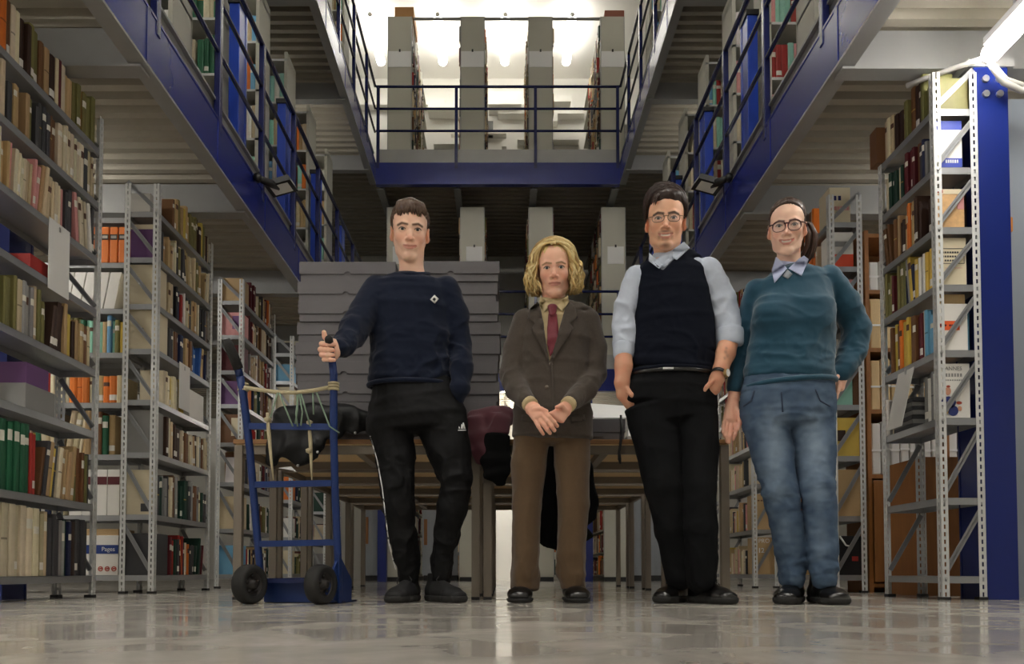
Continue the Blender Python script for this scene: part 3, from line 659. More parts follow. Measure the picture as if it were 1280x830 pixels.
for i in range(3):
    MB().lathe([(0.010, 0), (0.016, 0), (0.016, 0.0015), (0.010, 0.0015), (0.010, 0)], LB.w(0.845+i*0.042, 0.0085, SZ[0]+0.04), (0, -1, 0), 16).build('round_symbol', mat('carton_red', (176,70,54), 0.6), ct)
    MB().bar(LB.w(0.837+i*0.042, 0.0085, SZ[0]+0.04), LB.w(0.853+i*0.042, 0.0085, SZ[0]+0.042), 0.002, 0.008).build('round_symbol', mat('carton_red', (176,70,54), 0.6), ct)
item(LB, 0, 'storage_tray', 'flat tan paper tray lying on the paper carton', 'tray', 0.73, 0.95, 0.02, 0.24, 0.04, cm('tan'), z=0.251)
fill(LB, 0, ['navy','charcoal','cream','forest'], 0.1, 0.7, (0.24, 0.3), (0.03, 0.045), lean=0)
# --- R1
fill(R1, 7, ['brown','chocolate','tan','olive','beige','cream'], 0.02, 0.55, (0.15, 0.25), (0.025, 0.045), lean=0.1, runs=[('olive',1,.1,.16)])
fill(R1, 6, ['charcoal','grey','navy','brown','maroon','cream','forest'], 0.06, 0.54, (0.16, 0.24), (0.016, 0.032), lean=0.3)
fill(R1, 5, ['brown','cream','chocolate','tan','orange','beige'], 0.06, 0.54, (0.18, 0.25), (0.014, 0.03), lean=0.3)
fill(R1, 4, ['cream','white','yellow','maroon','grey','navy','tan','olive'], 0.06, 0.54, (0.19, 0.25), (0.014, 0.028), lean=0.05)
fill(R1, 3, ['maroon','brown','yellow','olive','grey','charcoal','azure','orange','cream'], 0.06, 0.54, (0.2, 0.27), (0.016, 0.03), lean=0.05)
o = item(R1, 6, 'archive_carton', 'white box with two blue bands on blue-column rack', 'box', 0.03, 0.055, 0.025, 0.155, 0.245, cm('white'))
decal(R1, 6, o, 'band', 0.03, 0.026, 0.154, 0.2, 0.244, mat('ultramarine', (44,66,170), 0.5)); decal(R1, 6, o, 'band', 0.03, 0.04, 0.154, 0.002, 0.058, mat('ultramarine', (44,66,170), 0.5))
for k in range(6): decal(R1, 6, o, 'faded_print', 0.0285, 0.072+k*0.011, 0.079+k*0.011, 0.034, 0.05, M['paper'])
o = item(R1, 5, 'book', 'tan picture-covered book facing out with pink corner', 'book', 0.03, 0.055, 0.025, 0.16, 0.2, mat('tan_pictorial', (206,164,112), 0.5, var=0.35, vscale=40))
decal(R1, 5, o, 'title_strip', 0.03, 0.03, 0.158, 0.175, 0.199, cm('cream')); decal(R1, 5, o, 'red_mark', 0.0285, 0.03, 0.055, 0.18, 0.196, cm('red')); decal(R1, 5, o, 'pink_corner', 0.03, 0.125, 0.158, 0.1, 0.17, cm('pink'))
o = item(R1, 4, 'book', 'cream book with framed title panel facing out', 'book', 0.03, 0.055, 0.022, 0.165, 0.24, cm('cream'))
for (b0, b1, z0, z1) in ((.026,.155,.185,.188), (.026,.155,.112,.115), (.152,.155,.112,.188), (.026,.029,.112,.188)): decal(R1, 4, o, 'frame_line', 0.03, b0, b1, z0, z1, cm('charcoal'))
for r_, (n_, zz) in enumerate(((8, .168), (6, .148), (4, .128))):
    for k in range(n_): decal(R1, 4, o, 'faded_print', 0.03, 0.035+r_*0.012+k*0.012, 0.043+r_*0.012+k*0.012, zz-0.004, zz+0.004, cm('charcoal'))
decal(R1, 4, o, 'faded_print', 0.03, 0.06, 0.145, 0.09, 0.092, cm('pink'))
o = item(R1, 3, 'book', 'cream pamphlet with orange sticker facing out', 'book', 0.03, 0.055, 0.02, 0.165, 0.235, cm('white'))
decal(R1, 3, o, 'sticker', 0.03, 0.02, 0.125, 0.105, 0.15, mat('orange_sticker', (238,98,44), 0.5))
for k in range(8):
    if k not in (3,): decal(R1, 3, o, 'faded_print', 0.0285, 0.03+k*0.011, 0.038+k*0.011, 0.124, 0.132, cm('maroon'))
item(R1, 3, 'paper_parcel', 'brown paper parcel behind the orange-stickered pamphlet', 'parcel', 0.056, 0.09, 0.03, 0.17, 0.29, M['bundle'])
o = item(R1, 2, 'book', 'white book with a blue and red figure on its cover', 'book', 0.03, 0.055, 0.018, 0.17, 0.27, cm('white'))
text_mesh('lettering', 'ANNES', 0.026, cm('grey'), o, R1.w(0.0275, 0.09, SZ[2]+0.245), (math.pi/2, 0, 0))
for k in range(6): decal(R1, 2, o, 'faded_print', 0.03, 0.052+k*0.014, 0.061+k*0.014, 0.206, 0.222, cm('grey'))
for k in range(8): decal(R1, 2, o, 'faded_print', 0.03, 0.05+k*0.011, 0.057+k*0.011, 0.186, 0.192, cm('grey'))
def blob(o, b, z, rb, rz, m): 
    MB().add([R1.w(0.0285, b+rb*math.cos(a*math.pi/8), SZ[2]+z+rz*math.sin(a*math.pi/8)) for a in range(16)], [tuple(range(16))]).build('cover_figure', m, o)
fb = mat('figure_blue', (44,56,120), 0.5); fr_ = mat('figure_red', (170,70,50), 0.5); fs_ = mat('figure_skin', (205,150,120), 0.5)
for (b, z, rb, rz, m_) in ((.062,.135,.015,.02,fs_), (.064,.158,.01,.006,fr_), (.064,.08,.036,.03,fb), (.085,.04,.026,.026,fb), (.055,.055,.012,.03,mat('figure_gold',(214,178,90),.5)), (.115,.078,.014,.008,fr_), (.118,.05,.01,.012,fs_)): blob(o, b, z, rb, rz, m_)
fill(R1, 2, ['cream','maroon','white','grey'], 0.06, 0.2, (0.22, 0.26), (0.02, 0.034), lean=0)
for k in range(7):
    item(R1, 2, 'journal', 'grey journal lying in the flat pile behind the tilted card', 'journal', 0.26+0.004*(k%3), 0.46+0.005*(k%2), 0.01, 0.17, 0.022, cm('grey' if k % 2 else 'charcoal'), z=0.0226*k, group='flat pile of journals')
fill(R1, 2, ['cream','black','grey','white'], 0.47, 0.54, (0.18, 0.22), (0.014, 0.022), lean=0)
o = MB().add([R1.w(0.20,-0.012,SZ[3]-0.03), R1.w(0.36,-0.012,SZ[3]-0.03), R1.w(0.40,-0.06,SZ[2]+0.005), R1.w(0.24,-0.06,SZ[2]+0.005), R1.w(0.20,-0.009,SZ[3]-0.03), R1.w(0.36,-0.009,SZ[3]-0.03), R1.w(0.40,-0.057,SZ[2]+0.005), R1.w(0.24,-0.057,SZ[2]+0.005)], BOXF).build('sign_card', M['card'])
tag(o, 'blank white card hanging askew on the blue-column rack', 'card', 'hanging cards')
MB().add([R1.w(0.27,-0.018,SZ[3]-0.05), R1.w(0.285,-0.018,SZ[3]-0.05), R1.w(0.285,-0.018,SZ[3]-0.02), R1.w(0.27,-0.018,SZ[3]-0.02), R1.w(0.27,-0.009,SZ[3]-0.05), R1.w(0.285,-0.009,SZ[3]-0.05), R1.w(0.285,-0.009,SZ[3]-0.02), R1.w(0.27,-0.009,SZ[3]-0.02)], BOXF).build('clip', M['steelbolt'], o)
item(R1, 7, 'book', 'brown volume overhanging the far top corner of blue-column rack', 'book', 0.52, 0.6, -0.03, 0.13, 0.2, cm('brown'))
# --- R2
o = endbox(R2, 7, 'archive_carton', 'cream carton with navy round marks and pink print', 'box', 'cream', 0.24, 0.2, 0.02, 0.155)
for bb in (0.055, 0.085): decal(R2, 7, o, 'round_mark', 0.03, bb-0.009, bb+0.009, 0.155, 0.185, mat('ultramarine_dark', (30,30,90), 0.5))
for k in range(6): decal(R2, 7, o, 'faded_print', 0.03, 0.03+k*0.02, 0.045+k*0.02, 0.09, 0.115, cm('pink'))
o = endbox(R2, 6, 'archive_carton', 'white carton with red lower half and grey label', 'box', 'white', 0.235, 0.2, 0.03, 0.17)
decal(R2, 6, o, 'red_panel', 0.03, 0.04, 0.169, 0.002, 0.09, mat('signal_red', (232,82,48), 0.5)); decal(R2, 6, o, 'label', 0.03, 0.05, 0.13, 0.14, 0.175, cm('grey'))
endbox(R2, 5, 'archive_carton', 'pink-edged carton under the red and white carton', 'box', 'pink', 0.22, 0.2, 0.03, 0.17)
endbox(R2, 3, 'book', 'mint green book facing out beside the teal sweater', 'book', 'mint', 0.2, 0.06, 0.02, 0.15)
item(R2, 3, 'book', 'brown spine standing beside the mint green book', 'book', 0.03, 0.2, 0.155, 0.2, 0.25, cm('brown'))
o = endbox(R2, 2, 'archive_carton', 'yellow carton with a dark square window', 'box', 'yellow', 0.25, 0.2, 0.02, 0.19)
decal(R2, 2, o, 'window', 0.03, 0.05, 0.1, 0.1, 0.17, cm('chocolate'))
endbox(R2, 1, 'archive_carton', 'brown cardboard carton below the yellow carton', 'box', 'tan', 0.3, 0.25, 0.04, 0.2)
o = endbox(R2, 0, 'equipment_case', 'black case with a red mark on the lowest shelf', 'case', 'black', 0.25, 0.3, 0.02, 0.2)
decal(R2, 0, o, 'red_mark', 0.03, 0.13, 0.17, 0.09, 0.12, cm('red')); 
MB().tube([R2.w(0.025,0.05,SZ[0]+0.25), R2.w(0.022,0.07,SZ[0]+0.22), R2.w(0.022,0.09,SZ[0]+0.19), R2.w(0.022,0.115,SZ[0]+0.185)], 0.006, 6).build('strap', M['paper'], o, smooth=True)
for sh in range(8): fill(R2, sh, OLD if sh > 5 else MIX, 0.3 if sh == 0 else 0.27, 0.85, (0.16, 0.25), (0.016, 0.034), prio=0.9)
# --- R3
o = endbox(R3, 1, 'archive_carton', 'plain tan carton with faint print above the numbered carton', 'box', 'tan', 0.3, 0.25, 0.03, 0.2)
for k in range(5): decal(R3, 1, o, 'faded_print', 0.03, 0.05+k*0.025, 0.067+k*0.025, 0.24, 0.252, cm('brown'))
o = endbox(R3, 0, 'archive_carton', 'tan carton lettered PRO 12 on the lowest shelf', 'box', 'tan', 0.31, 0.25, 0.03, 0.2)
text_mesh('lettering', 'PRO', 0.05, M['paper'], o, R3.w(0.0275, 0.1, SZ[0]+0.28), (math.pi/2, 0, 0)); text_mesh('lettering', '12', 0.055, M['paper'], o, R3.w(0.0275, 0.075, SZ[0]+0.2), (math.pi/2, 0, 0), bold=0.001)
item(R3, 2, 'archive_carton', 'cream carton behind the blue jeans', 'box', 0.03, 0.2, 0.03, 0.2, 0.24, cm('cream'))
for sh in range(8): fill(R3, sh, ['cream','beige','tan','cream','charcoal','pink','yellow'] if sh < 4 else MIX, 0.27 if sh < 3 else 0.03, 1.02, (0.18, 0.27), (0.016, 0.034), lean=0.3)
for sh in range(8): fill(R4, sh, MIX, 0.03, 0.9, (0.16, 0.25), (0.016, 0.034), prio=0.8)
# ================================================================ WOODEN BOOKCASE, CRATE AND PARTITION
bc = thing('bookcase', 'old brown wooden bookcase of tied paper bundles between the right racks', 'bookcase', (2.85, 5.3, 0))
bx0, bx1, by0, by1 = 2.36, 3.36, 5.12, 5.45
for xx in (bx0, (bx0+bx1)/2, bx1-0.025): MB().box(xx, xx+0.025, by0, by1, 0, 2.35).build('side_panel', M['cabwood'], bc)
MB().box(bx0, bx1, by1-0.015, by1, 0, 2.35).build('back_panel', M['cabwood'], bc)
BZ = [0.06, 0.76, 1.18, 1.58, 1.96, 2.33]
for z in BZ: MB().box(bx0+0.025, bx1-0.025, by0+0.004, by1-0.015, z-0.025, z).build('shelf', M['cabwood'], bc)
for k in range(2): MB().box(bx0+0.03+k*0.5, bx0+0.49+k*0.485, by0-0.012, by0, 0.07, 0.72).build('door', M['cabwood'], bc, bevel=0.004)
n = 0
for si, z in enumerate(BZ[1:5]):
    x = bx0+0.035; hgt = [0.36, 0.34, 0.33, 0.2][si]
    while x < bx1-0.14:
        wd = random.uniform(0.05, 0.075)
        if x < bx0+0.49 < x+wd or abs(x-(bx0+bx1)/2) < 0.03: x = (bx0+bx1)/2+0.03
        h = hgt*random.uniform(0.9, 1.0)
        b = MB().box(x, x+wd, by0+0.02, by1-0.04, z+0.0005, z+h).build('paper_bundle', M['bundle'] if si % 3 else M['card'], bevel=0.008)
        b.data.transform(Matrix.Translation((-x, -by0, -z))); b.location = (x, by0, z)
        tag(b, 'tied bundle of papers standing on %s shelf of wooden bookcase' % ['first open', 'second open', 'third open', 'highest'][si], 'papers', 'paper bundles in the bookcase')
        MB().box(x-0.002, x+wd+0.002, by0+0.017, by1-0.038, z+h*0.45, z+h*0.45+0.012).build('tape', M['paper'], b)
        x += wd+0.008
cr = thing('wooden_crate', 'large brown hardboard crate standing behind the blue-column rack', 'crate', (2.6, 4.7, 0))
MB().box(2.36, 2.9, 4.48, 4.49, 0.0, 0.78).build('front_panel', M['cabwood'], cr); MB().box(2.36, 2.37, 4.49, 4.9, 0, 0.78).build('side_panel', M['cabwood'], cr)
MB().box(2.89, 2.9, 4.49, 4.9, 0, 0.78).build('side_panel', M['cabwood'], cr); MB().box(2.37, 2.89, 4.49, 4.9, 0.76, 0.78).build('lid', M['cardboard'], cr)
struct(MB().box(2.5, 3.9, 4.06, 4.1, 0, 2.58).build('wall_partition', M['greywall']), 'blue-grey partition wall beside the blue column')
wbk = MB().box(2.505, 2.6, 4.0, 4.06, 1.86, 1.935).build('wooden_block', M['tiewood'], bevel=0.004); tag(wbk, 'small orange wooden block fixed to the blue-grey partition', 'block')
# ================================================================ FAR SHELF UNITS (three storeys), MEZZANINE RACKS
FX = [(-1.50, 'first'), (-0.42, 'second'), (0.59, 'third'), (1.66, 'fourth')]
def far_unit(x, zf, h, nm, fl, books=True):
    r = thing('shelf_unit', 'beige-ended shelf unit of the %s gallery, %s along the rail' % (fl, nm) if fl != 'ground' else 'beige-ended shelf unit far under the gallery, %s along' % nm, 'shelving', (x, 12.5, zf))
    y0 = 11.62 if zf > 1 else 11.5; w_ = 0.18
    MB().box(x-w_, x+w_, y0, y0+0.02, zf+0.06, zf+h).build('end_panel', M['panel'], r)
    for sx in (-1, 1): MB().box(x+sx*w_, x+sx*(w_-0.012), y0-0.004, y0, zf+0.06, zf+h).build('panel_edge', M['toe'], r)
    MB().box(x-w_+0.01, x+w_-0.01, y0+0.01, y0+2.4, zf, zf+0.06).build('plinth', M['black'], r)
    MB().box(x-0.006, x+0.006, y0+0.02, y0+2.4, zf+0.06, zf+h).build('back_sheet', M['panel'], r)
    for i in range(8):
        z = zf+0.07+i*(h-0.09)/7
        MB().box(x-w_, x+w_, y0+0.02, y0+2.4, z, z+0.02).build('shelf', M['panel'], r)
        if books and i < 7:
            for s in (-1, 1):
                if (x < 0 and s > 0) or (x > 0 and s < 0) or abs(x) < 0.7:
                    W = (lambda lx, ly, zz, s=s: Vector((x+s*(w_-ly), y0+0.03+lx, zz)))
                    fill(None, i, MIX+OLD, 0.02, 1.6, (0.2, 0.29), (0.025, 0.055), d=0.16, lean=0.1, z=z+0.02, wfun=W, prio=0.3, phrase='far shelf unit', fr=(-0.03, 0.02))
    return r
def notice(x, y, z0, w_, h, label):
    o = MB().box(x-w_/2, x+w_/2, y-0.003, y-0.001, z0, z0+h).build('notice_sheet', M['paper']); tag(o, label, 'paper', 'white sheets on the shelf ends')
    MB().box(x-0.012, x+0.012, y-0.012, y, z0+h-0.012, z0+h+0.025).build('clip', M['black'], o)
for x, nm in FX:
    far_unit(x, ZF2, 2.5, nm, 'upper'); notice(x, 11.616, 7.62, 0.34, 0.24, 'white sheet clipped to %s shelf end of the upper gallery' % nm)
    far_unit(x, ZF1, 2.56, nm, 'lower'); notice(x+0.03, 11.616, 4.66, 0.24, 0.26, 'white sheet clipped to %s shelf end of the lower gallery' % nm)
    far_unit(x, 0, 2.4, nm, 'ground')
o = MB().box(-1.58, -1.3, 11.64, 12.2, ZF2+2.5, ZF2+2.66).build('cardboard_box', M['cardboard']); tag(o, 'tan cardboard box on the first upper shelf unit', 'box')
o = MB().box(1.55, 1.84, 11.64, 12.2, ZF2+2.5, ZF2+2.61).build('cardboard_box', mat('redbrown_card', (140,84,66), 0.7)); tag(o, 'red-brown box on the fourth upper shelf unit', 'box')
o = MB().bar((-1.3, 11.7, ZF2+2.52), (1.5, 11.7, ZF2+2.52), 0.03, 0.03).build('tie_bar', M['flange']); tag(o, 'thin steel bar tying the upper shelf unit tops together', 'bar')
# ribbed steel cabinets at the far end of the ground floor
def ribbed(x0, x1, y, label):
    r = thing('ribbed_cabinet', label, 'cabinet', ((x0+x1)/2, y, 0)); MB().box(x0, x1, y, y+0.5, 0.08, 2.0).build('body', M['doorgrey'], r)
    MB().box(x0+0.02, x1-0.02, y+0.02, y+0.48, 0, 0.08).build('plinth', M['black'], r)
    k = x0+0.03
    while k < x1-0.04: MB().box(k, k+0.03, y-0.012, y, 0.1, 1.98).build('rib', M['doorgrey'], r); k += 0.075
    MB().box(x0+0.03, x0+0.08, y-0.03, y-0.012, 0.55, 0.95).build('handle', M['cabwood'], r)
ribbed(1.95, 2.6, 12.2, 'grey ribbed cabinet with wooden handle behind the tables'); ribbed(-1.22, -0.66, 12.4, 'grey ribbed cabinet seen between the legs of black trousers'); ribbed(-2.05, -1.72, 11.9, 'narrow grey ribbed cabinet by the end of left racks')
o = MB().box(-0.95, -0.5, 12.55, 12.58, 1.62, 1.85).build('wall_sign', mat('green_sign', (40,110,66), 0.5)); tag(o, 'green sign panel hanging over the far aisle', 'sign')
# mezzanine racks: rows across, spines to the viewer
def mezz_row(x0, x1, y, zf, label, pal, e, books=True):
    r = thing('mezzanine_rack', label, 'rack', ((x0+x1)/2, y, zf), 'racks on the lower mezzanine'); xi = max(x0, x1) if x0 < 0 else min(x0, x1); s = -1 if x0 < 0 else 1
    MB().box(xi, xi+s*0.03, y, y+0.32, zf, zf+2.3).build('end_panel', M['panel'], r)
    for k in range(6):
        z = zf+0.08+0.43*k
        MB().box(x0, x1, y, y+0.3, z-0.02, z).build('shelf', M['upright'], r)
        if books and k < 5:
            W = (lambda lx, ly, zz: Vector((xi+s*(0.035+lx), y+ly, zz)))
            fill(None, k, pal, 0.0, 1.0, (0.24, 0.32), (0.03, 0.05), d=0.2, lean=0.1, z=z, wfun=W, prio=0.7, phrase='mezzanine rack', fr=(0.01, 0.03))
    MB().box(xi+s*1.5, xi+s*1.53, y, y+0.3, zf, zf+2.3).build('upright', M['panel'], r)
    MB().box(x0, x1, y+0.3, y+0.31, zf, zf+2.3).build('back_sheet', M['panel'], r)
pal3 = ['cream','tan','orange','azure','white','beige','mint']
for k in range(7):
    y = 4.1+0.9*k
    mezz_row(-3.7, -2.1, y, ZF1, 'pale rack across left lower mezzanine, %s from the hall' % ORD[k], pal3 if k != 2 else ['mint','green','green','cream'], k)
    mezz_row(2.03, 3.6, y+0.05, ZF1, 'pale rack across right lower mezzanine, %s from the hall' % ORD[k], ['pink','red','cream','azure','mint','white'], k)
for k in range(4):
    y = 7.2+1.1*k
    mezz_row(-3.3, -2.1, y, ZF2, 'pale rack across left upper mezzanine, %s from the hall' % ORD[k], pal3, k, k > 1)
    mezz_row(2.0, 3.2, y, ZF2, 'pale rack across right upper mezzanine, %s from the hall' % ORD[k], pal3, k, k > 1)
# ================================================================ IMPLICIT SURFACE TOOLKIT (bodies, clothes, soft things)
class Field:
    def __init__(s, lo, hi, res):
        s.lo = np.array(lo, float); s.res = res; s.n = np.ceil((np.array(hi)-s.lo)/res).astype(int)+1
        s.ax = [(s.lo[i]+res*np.arange(s.n[i])).astype(np.float32) for i in range(3)]
        s.D = np.full(tuple(s.n), 0.2, np.float32)
    def sub(s, lo, hi):
        sl = []
        for i in range(3):
            a = int(max(0, math.floor((lo[i]-s.lo[i])/s.res))); b = int(min(s.n[i], math.ceil((hi[i]-s.lo[i])/s.res)+1))
            if b <= a: return None
            sl.append(slice(a, b))
        return tuple(sl)
    def put(s, fn, lo, hi, op='u', k=0.01):
        m = k+2.5*s.res; sl = s.sub([lo[i]-m for i in range(3)], [hi[i]+m for i in range(3)])
        if sl is None: return
        x = s.ax[0][sl[0]][:, None, None]; y = s.ax[1][sl[1]][None, :, None]; z = s.ax[2][sl[2]][None, None, :]
        d = fn(x, y, z).astype(np.float32); A = s.D[sl]; k = max(k, 1e-5)
        if op == 'u': h = np.clip(0.5+0.5*(A-d)/k, 0, 1); s.D[sl] = A*(1-h)+d*h-k*h*(1-h)
        elif op == 's': d = -d; h = np.clip(0.5-0.5*(A-d)/k, 0, 1); s.D[sl] = A*(1-h)+d*h+k*h*(1-h)
        elif op == 'i': h = np.clip(0.5-0.5*(A-d)/k, 0, 1); s.D[sl] = A*(1-h)+d*h+k*h*(1-h)
    def ell(s, c, r, op='u', k=0.01, R=None):
        c = list(c); r = list(r); mr = min(r); rb = max(r) if R is not None else None
        def fn(x, y, z):
            X, Y, Z = x-c[0], y-c[1], z-c[2]
            if R is not None: X, Y, Z = (R[0][0]*X+R[1][0]*Y+R[2][0]*Z, R[0][1]*X+R[1][1]*Y+R[2][1]*Z, R[0][2]*X+R[1][2]*Y+R[2][2]*Z)
            q = np.sqrt((X/r[0])**2+(Y/r[1])**2+(Z/r[2])**2); g = np.sqrt((X/r[0]**2)**2+(Y/r[1]**2)**2+(Z/r[2]**2)**2)+1e-6
            return q*(q-1)/g
        e = [rb]*3 if R is not None else r
        s.put(fn, [c[i]-e[i] for i in range(3)], [c[i]+e[i] for i in range(3)], op, k); return s
    def chain(s, nodes, k=0.01, op='u', vdir=(0, 1, 0), cap=1.0):
        """nodes: (point, a, b): half width a across, b along vdir; an elliptical round cone between neighbours"""
        for (p0, a0, b0), (p1, a1, b1) in zip(nodes[:-1], nodes[1:]):
            p0 = Vector(p0); p1 = Vector(p1); w_ = p1-p0; L = w_.length
            if L < 1e-6: continue
            w_ = w_/L; v = Vector(vdir); v = v-w_*v.dot(w_)
            if v.length < 0.05: v = Vector((1, 0, 0)); v = v-w_*v.dot(w_)
            v.normalize(); u = v.cross(w_); M_ = max(a0, a1, b0, b1)
            lo = [min(p0[i], p1[i])-M_ for i in range(3)]; hi = [max(p0[i], p1[i])+M_ for i in range(3)]
            def fn(x, y, z):
                X, Y, Z = x-p0.x, y-p0.y, z-p0.z
                t = X*w_.x+Y*w_.y+Z*w_.z; tc = np.clip(t, 0, L); f = tc/L
                a = a0+(a1-a0)*f; b = b0+(b1-b0)*f; m = np.minimum(a, b); mc = m*cap
                qu = X*u.x+Y*u.y+Z*u.z; qv = X*v.x+Y*v.y+Z*v.z; qw = t-tc
                q = np.sqrt((qu/a)**2+(qv/b)**2+(qw/mc)**2); g = np.sqrt((qu/a**2)**2+(qv/b**2)**2+(qw/mc**2)**2)+1e-6
                return q*(q-1)/g
            s.put(fn, lo, hi, op, k)
        return s
    def rc(s, pts, r, k=0.01, op='u'):
        rs = r if isinstance(r, (list, tuple)) else [r]*len(pts)
        return s.chain([(p, q, q) for p, q in zip(pts, rs)], k, op)
    def box(s, c, h, op='u', k=0.005, R=None, rad=0.0):
        c = list(c); mx = math.sqrt(sum(q*q for q in h))
        def fn(x, y, z):
            X, Y, Z = x-c[0], y-c[1], z-c[2]
            if R is not None: X, Y, Z = (R[0][0]*X+R[1][0]*Y+R[2][0]*Z, R[0][1]*X+R[1][1]*Y+R[2][1]*Z, R[0][2]*X+R[1][2]*Y+R[2][2]*Z)
            qx, qy, qz = np.abs(X)-h[0]+rad, np.abs(Y)-h[1]+rad, np.abs(Z)-h[2]+rad
            o = np.sqrt(np.maximum(qx, 0)**2+np.maximum(qy, 0)**2+np.maximum(qz, 0)**2)
            return o+np.minimum(np.maximum(np.maximum(qx, qy), qz), 0)-rad
        e = [mx]*3 if R is not None else h
        s.put(fn, [c[i]-e[i] for i in range(3)], [c[i]+e[i] for i in range(3)], op, k); return s
    def half(s, p, n, op='s', k=0.004):
        """remove (op s) or keep the inside of the half space on the side n points to"""
        n = Vector(n).normalized(); p = Vector(p)
        fn = lambda x, y, z: -((x-p.x)*n.x+(y-p.y)*n.y+(z-p.z)*n.z)
        hi = s.lo+s.res*s.n; s.put(fn, s.lo, hi, op, k); return s
    def mesh(s):
        D = s.D; S = D < 0
        c = S[:-1, :-1, :-1].astype(np.int8)
        for dx, dy, dz in ((1,0,0),(0,1,0),(0,0,1),(1,1,0),(1,0,1),(0,1,1),(1,1,1)):
            c = c + S[dx:S.shape[0]-1+dx, dy:S.shape[1]-1+dy, dz:S.shape[2]-1+dz]
        act = (c > 0) & (c < 8); idx = np.argwhere(act)
        cid = np.full(act.shape, -1, np.int64); cid[act] = np.arange(len(idx))
        offs = np.array([(0,0,0),(1,0,0),(0,1,0),(1,1,0),(0,0,1),(1,0,1),(0,1,1),(1,1,1)])
        V = np.stack([D[idx[:,0]+o[0], idx[:,1]+o[1], idx[:,2]+o[2]] for o in offs], 1).astype(float)
        acc = np.zeros((len(idx), 3)); cnt = np.zeros(len(idx))
        for i, j in ((0,1),(2,3),(4,5),(6,7),(0,2),(1,3),(4,6),(5,7),(0,4),(1,5),(2,6),(3,7)):
            m = (V[:, i] < 0) != (V[:, j] < 0); t = np.where(m, V[:, i]/(V[:, i]-V[:, j]+1e-12), 0)
            acc += np.where(m[:, None], offs[i]+(offs[j]-offs[i])*t[:, None], 0); cnt += m
        verts = s.lo+(idx+acc/cnt[:, None])*s.res
        F = []
        for a in range(3):
            b, c2 = (a+1) % 3, (a+2) % 3
            sl0 = [slice(None)]*3; sl1 = [slice(None)]*3; sl0[a] = slice(0, -1); sl1[a] = slice(1, None)
            e = S[tuple(sl0)] != S[tuple(sl1)]; q = np.argwhere(e); ok = (q[:, b] > 0) & (q[:, c2] > 0) & (q[:, b] < D.shape[b]-1) & (q[:, c2] < D.shape[c2]-1); q = q[ok]
            inside = S[tuple(sl0)][q[:, 0], q[:, 1], q[:, 2]]
            def cell(db, dc):
                r = q.copy(); r[:, b] -= db; r[:, c2] -= dc; return cid[r[:, 0], r[:, 1], r[:, 2]]
            f = np.stack([cell(1, 1), cell(0, 1), cell(0, 0), cell(1, 0)], 1)
            f[~inside] = f[~inside][:, ::-1]; F.append(f)
        return verts, np.concatenate(F)
def vnormals(v, f):
    n = np.cross(v[f[:, 2]]-v[f[:, 0]], v[f[:, 3]]-v[f[:, 1]]); N = np.zeros_like(v)
    for i in range(4): np.add.at(N, f[:, i], n)
    return N/(np.linalg.norm(N, axis=1, keepdims=True)+1e-12)
def smooth_mesh(v, f, it=2, lam=0.5):
    n = len(v)
    for _ in range(it):
        S = np.zeros_like(v); Cn = np.zeros(n)
        for i in range(4):
            a = f[:, i]; b = f[:, (i+1) % 4]; np.add.at(S, a, v[b]); np.add.at(S, b, v[a]); np.add.at(Cn, a, 1); np.add.at(Cn, b, 1)
        v = v+lam*(S/Cn[:, None]-v)
    return v
def _h(i, j, k, seed):
    a = (i.astype(np.int64)*374761393+j.astype(np.int64)*668265263+k.astype(np.int64)*2147483647+seed*974711) & 0xffffffff
    a = ((a ^ (a >> 13))*1274126177) & 0xffffffff
    return ((a ^ (a >> 16)) & 0xffff)/65535.0
def vnoise(p, seed=0):
    i = np.floor(p).astype(int); f = p-i; f = f*f*(3-2*f); r = 0
    for dx in (0, 1):
        for dy in (0, 1):
            for dz in (0, 1):
                w_ = (f[:, 0] if dx else 1-f[:, 0])*(f[:, 1] if dy else 1-f[:, 1])*(f[:, 2] if dz else 1-f[:, 2])
                r = r+w_*_h(i[:, 0]+dx, i[:, 1]+dy, i[:, 2]+dz, seed)
    return r
def folds(v, scale, amp, seed=0, ridge=True):
    """cloth folds: ridged noise with a domain warp; scale is a 3-vector of frequencies"""
    p = v*np.array(scale); wv = np.stack([vnoise(p*0.6+7.3, seed+1), vnoise(p*0.6+2.1, seed+2), vnoise(p*0.6+5.7, seed+3)], 1)
    n = vnoise(p+1.6*wv, seed)
    n = (1-np.abs(2*n-1))**2 if ridge else n
    return amp*(n-0.45)
def gauss(v, c, r):
    d = v-np.array(c); r = np.array(r); return np.exp(-((d/r)**2).sum(1))
def np_obj(name, v, f, material, parent=None, col=None, smooth=True):
    me = bpy.data.meshes.new(name); f = np.asarray(f, np.int32)
    me.vertices.add(len(v)); me.vertices.foreach_set('co', np.asarray(v, np.float32).ravel())
    me.loops.add(f.size); me.loops.foreach_set('vertex_index', f.ravel())
    me.polygons.add(len(f)); me.polygons.foreach_set('loop_start', np.arange(0, f.size, f.shape[1], dtype=np.int32)); me.polygons.foreach_set('loop_total', np.full(len(f), f.shape[1], np.int32))
    me.update(calc_edges=True)
    if smooth: me.polygons.foreach_set('use_smooth', np.ones(len(f), bool))
    if col is not None:
        at = me.color_attributes.new('Col', 'FLOAT_COLOR', 'POINT'); c4 = np.ones((len(v), 4), np.float32); c4[:, :3] = col; at.data.foreach_set('color', c4.ravel())
    me.materials.append(material); me.validate()
    o = bpy.data.objects.new(name, me); C.objects.link(o)
    if parent: o.parent = parent; o.matrix_parent_inverse = inv_world(parent)
    return o
